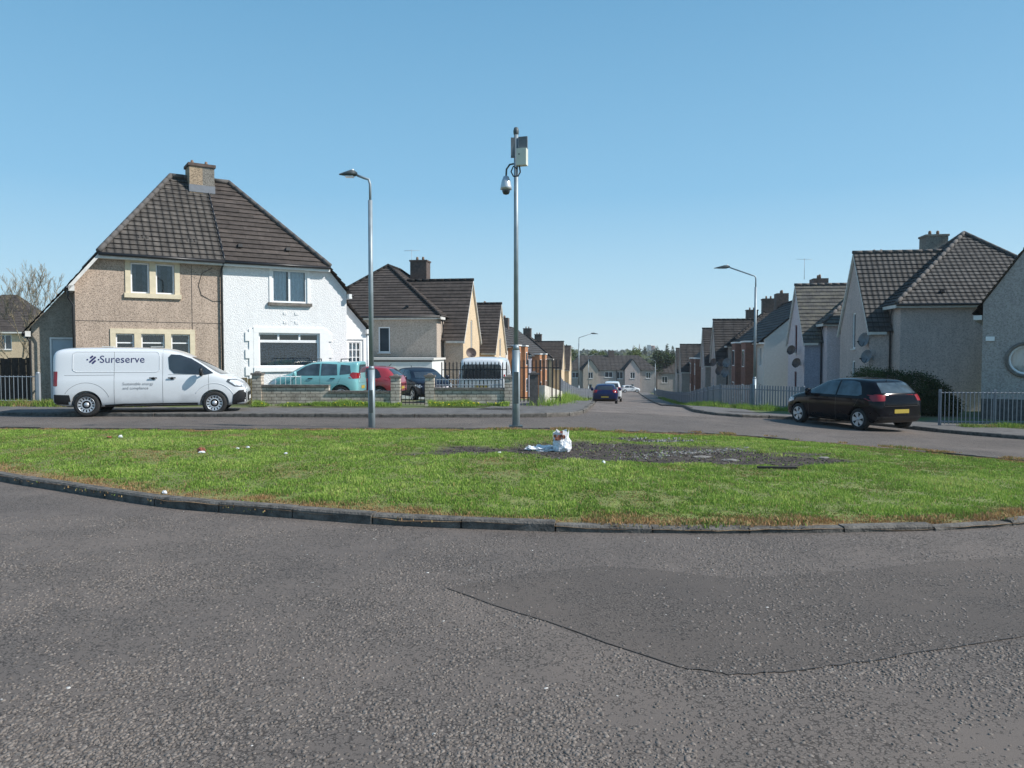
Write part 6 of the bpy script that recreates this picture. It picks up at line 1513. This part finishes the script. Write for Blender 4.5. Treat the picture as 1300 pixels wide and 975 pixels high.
M['leafdark'] = attr_mat('dark evergreen leaves', [(0, (.015, .03, .012)), (.5, (.03, .055, .018)), (1, (.07, .11, .03))], trans=.15)
M['leafmid'] = attr_mat('spring leaves', [(0, (.05, .07, .02)), (.5, (.09, .13, .035)), (1, (.17, .20, .06))], trans=.25)
M['leaffar'] = attr_mat('far woodland', [(0, (.035, .05, .025)), (.5, (.06, .08, .035)), (1, (.11, .12, .06))])
def crown_pts(blobs, n, seed, shell_=.55):
    r = np.random.default_rng(seed); w = np.array([b[3]*b[4]*b[5] for b in blobs])**.67; k = r.choice(len(blobs), n, p=w/w.sum()); B = np.array(blobs)[k]
    d = r.normal(0, 1, (n, 3)); d /= np.linalg.norm(d, axis=1)[:, None]; q = (shell_+(1-shell_)*r.uniform(0, 1, n)**.6)*(1+.12*r.normal(0, 1, n))
    return B[:, :3]+d*B[:, 3:6]*q[:, None], k
# garden bush on the right, in front of the grey beige house
bz = zg(14, 27.6)+.05
t = thing('garden_bush', 'large rounded dark green bush behind the black hatchback, brighter at its left top', 'bush', (14.45, 28.0, bz), 0); t.scale = (.9, .9, .9)
bl = [(-1.55, 0, 1.2, .75, .7, .85), (-.6, .1, 1.15, .9, .8, .8), (.4, 0, 1.1, .9, .8, .75), (1.15, .1, .8, .75, .7, .72), (1.6, 0, .45, .6, .6, .5), (-1.9, .1, .6, .6, .6, .65), (0, 0, .5, 1.8, .8, .6)]
P, k = crown_pts(bl, 60000, 3, .72)
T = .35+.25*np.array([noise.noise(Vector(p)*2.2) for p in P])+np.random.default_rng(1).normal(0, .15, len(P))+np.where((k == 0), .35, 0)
ok = P[:, 2] > 0; leafmesh('foliage', P[ok], np.random.default_rng(2).uniform(.02, .045, ok.sum()), T[ok], M['leafdark'], t)
m = MB()
for x, y, z, a, b, c in bl: m.lathe([(0, -.8), (.5, -.6), (.75, 0), (.5, .6), (0, .8)], 12, Matrix.Translation((x, y, z)) @ Matrix.Diagonal((a, b, c, 1)))
m.build('branches', M['bark'], t) if 0 else None
m = MB()
for i in range(9): m.tube([(-.2+i*.05, 0, -.1), (-1.6+i*.4, (i % 3)*.2-.2, 1.2)], [.04, .012], 5)
m.build('branches', M['bark'], t)
def tree(x, y, h, w, label, mat='leafmid', n=3500, seed=1, trunk=.35, leaf=.28, group='trees beyond the end of the street'):
    t = thing('tree', label, 'tree', (x, y, zg(x, y)-.1), 0, group); r = random.Random(seed)
    bl = []
    for i in range(11):
        a = r.uniform(0, 6.28); q = r.uniform(0, .62); zz = trunk+(1-trunk)*r.uniform(.12, .88); s = 1-abs(zz-.6)*.9
        bl.append((math.cos(a)*w*q*s, math.sin(a)*w*q*s, h*zz, w*r.uniform(.28, .46), w*r.uniform(.28, .46), h*r.uniform(.10, .18)))
    P, k = crown_pts(bl, n, seed); rg2 = np.random.default_rng(seed)
    T = .45+.3*rg2.normal(0, 1, len(bl))[k]*.5+rg2.normal(0, .13, n)+.15*(P[:, 2]/h-.6); leafmesh('crown', P, rg2.uniform(.5, 1, n)*leaf, T, M[mat], t, seed)
    m = MB(); m.tube([(0, 0, -.3), (.05*w, 0, h*.25), (0, .03*w, h*.6), (0, 0, h*.9)], [h*.028, h*.022, h*.013, .01], 8)
    for i in range(7): b = bl[i]; m.tube([(0, 0, h*.25+i*h*.05), (b[0]*.5, b[1]*.5, (h*.3+b[2])/2), (b[0], b[1], b[2])], [h*.011, h*.007, .01], 5)
    m.build('trunk', M['bark'], t); return t
for i, (x, y, h, w, lb, mt) in enumerate((
    (36.5, 150, 7.8, 3.6, 'dark rounded tree just right of the end of the street', 'leafdark'), (33.0, 168, 9.2, 3.6, 'tall dark tree behind the low block at the street end', 'leafdark'),
    (40.5, 160, 9.8, 3.6, 'dark tree rising over the right row of roofs', 'leafdark'), (29.5, 186, 9.6, 3.2, 'mid green tree between the end block and its neighbour', 'leafmid'),
    (7.0, 175, 9.5, 4.2, 'pale leafing tree at the left corner of the end block', 'leafmid'), (13.0, 190, 10.5, 4.5, 'green tree behind the left half of the end block', 'leafmid'), (14.5, 176, 7.6, 2.2, 'thin pale tree touching the left end block roof', 'leafmid'),
    (22.5, 200, 9.4, 3.4, 'green tree behind the chimney of the end block', 'leafmid'), (2.0, 200, 11, 5, 'broad tree beyond the last cream gable on the left', 'leafmid'))):
    tree(x, y, h, w, lb, mt, n=3500, seed=10+i, leaf=.3)
# a line of slender trees on the skyline
for i in range(9):
    x = 63+i*5.1+(i % 3)*.8
    tree(x+10, 420, 13.5+(i*37 % 5)*.7, 2.1, 'slender skyline tree in the row above the end block roof', 'leaffar', n=500, seed=40+i, leaf=.55, trunk=.2, group='slender skyline trees above the roofs')
# far woodland and hedges: nobody could count these
r = np.random.default_rng(12); PP_ = []; SS_ = []; TT_ = []
for i in range(1500):
    y = 260+900*r.uniform()**1.4; x = r.uniform(-.75, .85)*y; 
    if abs(x/y) > .12 and i % 3: x = r.uniform(.02, .26)*y
    h = r.uniform(6, 10.0) if y < 700 else r.uniform(8, 15); w = h*r.uniform(.5, .95); n = 55
    d = r.normal(0, 1, (n, 3)); d /= np.linalg.norm(d, axis=1)[:, None]; z = zg(x, y)
    PP_.append(np.array([x, y, z+h*.5])+d*np.array([w, w, h*.5])*r.uniform(.6, 1.05, (n, 1))); SS_.append(np.full(n, h*.12)*r.uniform(.6, 1.3, n)); TT_.append(np.clip(r.uniform(.1, .9)+r.normal(0, .12, n), 0, 1))
tag(leafmesh('woodland', np.concatenate(PP_), np.concatenate(SS_), np.concatenate(TT_), M['leaffar'], seed=4, flat=.8), 'hazy belt of distant woodland along the skyline', 'woodland', kind='stuff')
# far tower block and two church spires
tx, ty = 214, 1180
t = thing('tower_block', 'tiny pale tower block with a red flank on the skyline right of the street', 'tower block', (tx, ty, zg(tx, ty)), R(-20))
m = MB(); m.box2((-5, -5, -2), (1.5, 5, 23.5)); m.build('wall', M['panelw'], t); m = MB(); m.box2((1.51, -4.6, -2), (5.5, 4.6, 22.5)); m.build('red_flank', M['redbrick'], t); m = MB(); m.box2((-8, -1, 19), (-5.01, 1, 19.6)); m.box2((5.51, -1, 21), (8, 1, 21.5)); m.build('roof_arm', M['fascia'], t)
for x in (188, 197.5):
    t = thing('church_spire', 'thin church spire on the skyline, ' + ('left' if x == 188 else 'right') + ' one of two near the tower block', 'spire', (x, 1185, zg(x, 1185)), 0, 'church spires on the skyline')
    m = MB(); m.box((0, 0, 8), (3.4, 3.4, 16)); m.build('tower', M['greywall'], t); m = MB(); m.tube([(0, 0, 16), (0, 0, 24 if x == 188 else 26)], [1.9, .1], 6, smooth=False); m.build('steeple', M['greywall'], t)
t = thing('water_tower', 'small mushroom shaped water tower on the skyline at the left', 'water tower', (66, 900, zg(66, 900)), 0)
m = MB(); m.lathe([(1, 0), (.8, 12), (.8, 15.5)], 10); m.build('shaft', M['greywall'], t); m = MB(); m.lathe([(.8, 15.5), (5, 17), (5, 18.6), (0, 19.2)], 14); m.build('tank', M['greywall'], t)

# leafless birch by the left house
t = thing('bare_tree', 'leafless young tree with fine pale twigs at the left edge', 'tree', (-21.6, 33.5, zg(-21, 33)-.1), 0)
rb = random.Random(21); mt_, mw2 = MB(), MB()
def grow(p, d, L, r, lev):
    pts = [p]; rs = [r]; n = 4
    for i in range(n):
        d = (d+Vector((rb.uniform(-.16, .16), rb.uniform(-.16, .16), rb.uniform(-.02, .14)))).normalized(); p = p+d*L/n; pts.append(p.copy()); rs.append(r*(1-.55*(i+1)/n))
        if lev < 4 and i >= (1 if lev else 0):
            for _ in range(2 if lev < 3 else 2):
                a = rb.uniform(0, 6.28); s = Vector((math.cos(a), math.sin(a), rb.uniform(.3, 1.1))).normalized(); nd = (d*.75+s*.7).normalized(); grow(p.copy(), nd, L*rb.uniform(.42, .62), rs[-1]*.62, lev+1)
    (mt_ if lev == 0 else mw2).tube(pts, [max(.006, q) for q in rs], 7 if lev == 0 else 4 if lev < 3 else 3)
grow(Vector((0, 0, 0)), Vector((.12, 0, 1)).normalized(), 3.0, .06, 0)
mt_.build('trunk', M['barkpale'], t); mw2.build('twigs', M['barkpale'], t)
# ------------------------------------------------------------------ litter on the island
def on(x, y): return zi(x, y)
rl = random.Random(9)
def crumple(mb, c, s, n=14, amp=.3, seed=1):
    r_ = random.Random(seed); bm = bmesh.new(); bmesh.ops.create_icosphere(bm, subdivisions=4, radius=1)
    off = Vector((seed*3.1, seed*1.7, 0))
    for v in bm.verts:
        q = 1+amp*noise.noise(v.co*1.7+off)+amp*.6*noise.noise(v.co*4.3+off)+amp*.3*noise.noise(v.co*9+off); v.co = Vector((v.co.x*s[0]*q, v.co.y*s[1]*q, max(-.5, v.co.z)*s[2]*q))+Vector(c)
    mb.add([v.co[:] for v in bm.verts], [[v.index for v in f.verts] for f in bm.faces], smooth=False); bm.free()
x, y = .80, 12.5
t = thing('rubbish_bag', 'full white plastic rubbish bag with brown stained card sticking out of its top', 'rubbish bag', (x, y, on(x, y)+.0), 0)
m = MB(); crumple(m, (.02, 0, .1), (.15, .13, .18), amp=.2, seed=3); m.build('bag', M['litter'], t)
m = MB()
for k_ in range(10): m.box((rl.uniform(-.12, .06), -.135+rl.uniform(-.012, .01), rl.uniform(.2, .3)), (rl.uniform(.03, .07), .006, rl.uniform(.03, .07)), rl.uniform(-.5, .3), .9)
for i in range(13): a = rl.uniform(0, 6.28); m.box((math.cos(a)*.07, math.sin(a)*.06, .25+rl.uniform(-.03, .05)), (rl.uniform(.04, .1), .01, rl.uniform(.04, .09)), rl.uniform(0, 3), .8)
m.build('card_scraps', M['litterred'], t)
m = MB()
for i in range(9): a = i*.7; m.add([(math.cos(a)*.12, math.sin(a)*.10, .15), (math.cos(a+.7)*.13, math.sin(a+.7)*.11, .17), (math.cos(a+.7)*.135, math.sin(a+.7)*.12, .3+.03*(i % 3)), (math.cos(a)*.14, math.sin(a)*.12, .3+.03*((i+1) % 3))], [[0, 1, 2, 3]])
m.build('bag_rim', M['litter'], t)
t = thing('crumpled_sheet', 'crumpled white and grey plastic sheet lying left of the rubbish bag', 'plastic sheet', (.52, 12.55, on(.52, 12.55)), .15)
m = MB(); crumple(m, (0, 0, .03), (.24, .1, .06), amp=.7, seed=6); crumple(m, (-.2, .02, .03), (.1, .06, .05), amp=.6, seed=8); m.build('sheet', M['litter'], t)
def scrap(x, y, s, label, mat, seed, name='litter_scrap', amp=.5):
    s = [q*.72 for q in s]; m = MB(); crumple(m, (0, 0, s[2]*.35), s, amp=amp, seed=seed); o = m.build(name, M[mat]); o.location = (x, y, on(x, y)+.012); o.rotation_euler = (0, 0, seed*.7); return tag(o, label, 'litter', 'scraps of litter on the island')
scrap(-7.15, 13.9, (.05, .04, .035), 'white crushed cup on the grass in front of the van', 'litter', 11)
scrap(-7.3, 13.8, (.06, .05, .03), 'brown wrapper touching the crushed white cup', 'litterred', 12)
scrap(-4.86, 11.9, (.09, .06, .06), 'brown crumpled wrapper in the left half of the grass', 'litterred', 13)
scrap(-4.78, 11.72, (.06, .03, .025), 'white scrap lying against the brown crumpled wrapper', 'litter', 14)
for i, (x, y) in enumerate(((-4.4, 12.2), (-4.27, 12.3))): scrap(x, y, (.035, .03, .02), ('left' if i == 0 else 'right') + ' one of two tiny white scraps right of the brown wrapper', 'litter', 20+i)
scrap(-3.75, 13.4, (.12, .02, .012), 'long thin white strip on the grass left of the street lamp', 'litter', 15)
scrap(-3.45, 11.6, (.04, .03, .02), 'tiny white scrap in the grass below the thin strip', 'litter', 16)
scrap(-4.02, 8.78, (.035, .03, .03), 'white pebble like scrap on the dry rim above the kerb', 'litter', 17)
scrap(1.32, 10.95, (.035, .035, .035), 'small white ball shaped scrap below the burnt patch', 'litter', 18, amp=.15)
scrap(-.2, 11.9, (.05, .03, .02), 'flat pale scrap at the left end of the burnt patch', 'litter', 19)
for i, (x, y, a, l) in enumerate(((3.05, 12.2, .2, .32), (3.4, 11.85, -.1, .26), (5.1, 12.4, .4, .22))):
    m = MB(); crumple(m, (0, 0, .0), (l*.5, .06, .018), amp=.25, seed=i+40); o = m.build('broken_slab', M['slabgrey']); o.location = (x, y, on(x, y)+.01); o.rotation_euler = (.03, .02, a)
    tag(o, ('nearer pale slab fragment', 'lower pale slab fragment', 'rightmost pale slab fragment')[i] + ' lying on the burnt ground', 'slab', 'slab fragments on the burnt ground')
m = MB(); m.box((0, 0, .02), (.55, .06, .03)); o = m.build('charred_plank', M['char']); o.location = (3.75, 10.75, on(3.75, 10.75)+.01); o.rotation_euler = (0, .01, -.05); tag(o, 'charred plank lying in the grass below the burnt patch', 'plank')
# ash, stones and burnt fragments
m = MB(); m2 = MB(); m3 = MB(); rd = random.Random(31); n = 0
while n < 1900:
    x = rd.uniform(-2, 6); y = rd.uniform(10.8, 15.6)
    if dirt(x, y) < rd.uniform(.2, 1): continue
    n += 1; s = rd.uniform(.006, .022); z = on(x, y)
    pale = noise.noise(Vector((x*.9, y*2.6, 4))) > .12
    q = rd.random(); tgt = m2 if (q < .08 and pale) or q < .012 else (m if q < .75 else m3)
    tgt.box((x, y, z+s*.25), (s*rd.uniform(.8, 2.2), s*rd.uniform(.7, 1.5), s*.8), rd.uniform(0, 3), .6)
for i in range(170):  # pale streak of ash across the burnt ground
    u_ = rd.random(); x = 1.9+2.3*u_+rd.gauss(0, .1); y = 12.0+1.7*u_+rd.gauss(0, .16); m2.box((x, y, on(x, y)+.004), (rd.uniform(.015, .07), rd.uniform(.01, .04), .012), rd.uniform(0, 3), .7)
for i in range(60): x = 3.0+rd.gauss(0, .35); y = 14.6+rd.gauss(0, .2); m2.box((x, y, on(x, y)+.01), (rd.uniform(.02, .08), rd.uniform(.015, .05), .03), rd.uniform(0, 3), .6)
tag(m.build('charred_debris', M['char']), 'black charred fragments strewn over the burnt ground', 'debris', kind='stuff'); tag(m2.build('ash_debris', M['ash']), 'pale ash and rubble bits across the burnt ground', 'ash', kind='stuff'); tag(m3.build('soil_clods', M['soil']), 'brown soil clods scattered over the burnt ground', 'soil', kind='stuff')

# ------------------------------------------------------------------ dressing chips standing proud of the old road surface
r = np.random.default_rng(77); N = 90000
Yc = 2.7+5.2*r.uniform(0, 1, N)**1.25; Xc = r.uniform(-.74, .74, N)*(Yc+.3)
keep = []
for x, y in zip(Xc, Yc):
    v = .5*noise.noise(Vector((x*.8, y*.8, 1)))+.45*noise.noise(Vector((x*2.6, y*2.6, 7)))
    keep.append(v)
keep = np.array(keep); pin = np.zeros(N, bool)
pj = np.array(PJ); a_ = pj; b_ = np.roll(pj, -1, 0)
for s in range(0, N, 20000):
    px, py = Xc[s:s+20000, None], Yc[s:s+20000, None]; c = ((a_[:, 1] > py) != (b_[:, 1] > py)) & (px < (b_[:, 0]-a_[:, 0])*(py-a_[:, 1])/(b_[:, 1]-a_[:, 1]+1e-12)+a_[:, 0]); pin[s:s+20000] = c.sum(1) % 2 == 1
ok = r.uniform(0, 1, N) < np.clip(.32+keep*1.5, .04, .85)*np.where(pin, .35, 1.0); ok &= edge_dist(Xc, Yc) > .15; ok &= ~inside(Xc, Yc)
Xc, Yc, pin = Xc[ok], Yc[ok], pin[ok]; n = len(Xc); K = 6
an = np.sort(r.uniform(0, 1, (n, K)), 1)*.35+np.arange(K)/K*1.0; an = an/ (an[:, -1:]+.22)*2*np.pi
sz = .005+.0085*r.uniform(0, 1, n)**1.3; el = r.uniform(.55, 1, n); ro = r.uniform(0, np.pi, n); hh = r.uniform(.0014, .0042, n); tl = r.normal(0, .0008, (n, 2))
ex, ey = np.cos(an)*sz[:, None], np.sin(an)*(sz*el)[:, None]
X_ = ex*np.cos(ro)[:, None]-ey*np.sin(ro)[:, None]; Y_ = ex*np.sin(ro)[:, None]+ey*np.cos(ro)[:, None]
Zb = np.array([zg(x, y) for x, y in zip(Xc, Yc)])+np.where(pin, .004, 0)
v = np.zeros((n, 2*K, 3)); v[:, :K, 0] = Xc[:, None]+X_*1.12; v[:, :K, 1] = Yc[:, None]+Y_*1.12; v[:, :K, 2] = Zb[:, None]-.001
v[:, K:, 0] = Xc[:, None]+X_*.93; v[:, K:, 1] = Yc[:, None]+Y_*.93; v[:, K:, 2] = Zb[:, None]+hh[:, None]+(np.cos(an)*tl[:, :1]+np.sin(an)*tl[:, 1:])
me = bpy.data.meshes.new('road_chippings'); me.vertices.add(n*2*K); me.vertices.foreach_set('co', v.reshape(-1).astype(np.float32)); fl = [list(range(K, 2*K))]+[[k, (k+1) % K, K+(k+1) % K, K+k] for k in range(K)]
flat = np.concatenate([np.array(f) for f in fl]); tot = np.array([len(f) for f in fl]); me.loops.add(n*len(flat)); me.polygons.add(n*len(fl))
me.loops.foreach_set('vertex_index', (np.arange(n)[:, None]*2*K+flat).reshape(-1).astype(np.int32)); st = np.concatenate([[0], np.cumsum(tot)[:-1]])
me.polygons.foreach_set('loop_start', (np.arange(n)[:, None]*len(flat)+st).reshape(-1).astype(np.int32)); me.polygons.foreach_set('loop_total', np.tile(tot, n).astype(np.int32)); me.update(calc_edges=True)
tn = np.clip(r.normal(.45, .2, n), 0, .93); tn[r.uniform(0, 1, n) < .0012] = 1
at = me.attributes.new('tone', 'FLOAT', 'POINT'); at.data.foreach_set('value', np.repeat(tn, 2*K).astype(np.float32))
M['chip'] = attr_mat('stone chips', [(0, (.095, .08, .069)), (.45, (.168, .143, .125)), (.93, (.235, .203, .178)), (1, (.5, .48, .45))], rough=.75)
me.materials.append(M['chip']); o = bpy.data.objects.new('road_chippings', me); C.objects.link(o); tag(o, 'worn stone chippings standing proud of the foreground asphalt', 'chippings', kind='stuff')
# dusty, dry fringe where turf meets kerb
lo = [p for p in IS if p[1] < 12.5 or p[0] > 7]
ring_ = offs(IS+[IS[0]], .2 if area2(IS) > 0 else -.2)
v1 = verge('dry_fringe_grass', ring_, .3, 42000, 'brown dry grass fringe hanging over the kerb of the island', h=(.012, .05), seed=14, tonebase=.02, zoff=.06)
# a little haze in the air
hz_ = MB(); hz_.box2((-1400, -80, -14), (1400, 1420, 60))
mh = bpy.data.materials.new('haze'); mh.use_nodes = True; ns = mh.node_tree.nodes; ns.clear(); ou = ns.new('ShaderNodeOutputMaterial'); pv = ns.new('ShaderNodeVolumePrincipled')
pv.inputs['Color'].default_value = (.93, .965, 1, 1); pv.inputs['Density'].default_value = .00028; pv.inputs['Anisotropy'].default_value = .2; mh.node_tree.links.new(pv.outputs[0], ou.inputs['Volume'])
ho = hz_.build('haze', mh); tag(ho, 'thin pale spring haze filling the air over the whole place', 'haze', kind='stuff')
SC.cycles.volume_bounces = 0; SC.cycles.volume_step_rate = 10
# groups shared by repeats
for o in list(SC.objects):
    if o.parent is None and 'label' in o and 'group' not in o:
        g = {'house': 'houses around the junction and street', 'car': 'parked cars', 'gate pier': 'piers of the block garden wall', 'terraced houses': 'terraced blocks along the street', 'van': 'white parked vans', 'fence': 'fences of the front gardens', 'railings': 'railings of the front gardens', 'wall': 'garden walls'}.get(o.get('category'))
        if g: o['group'] = g
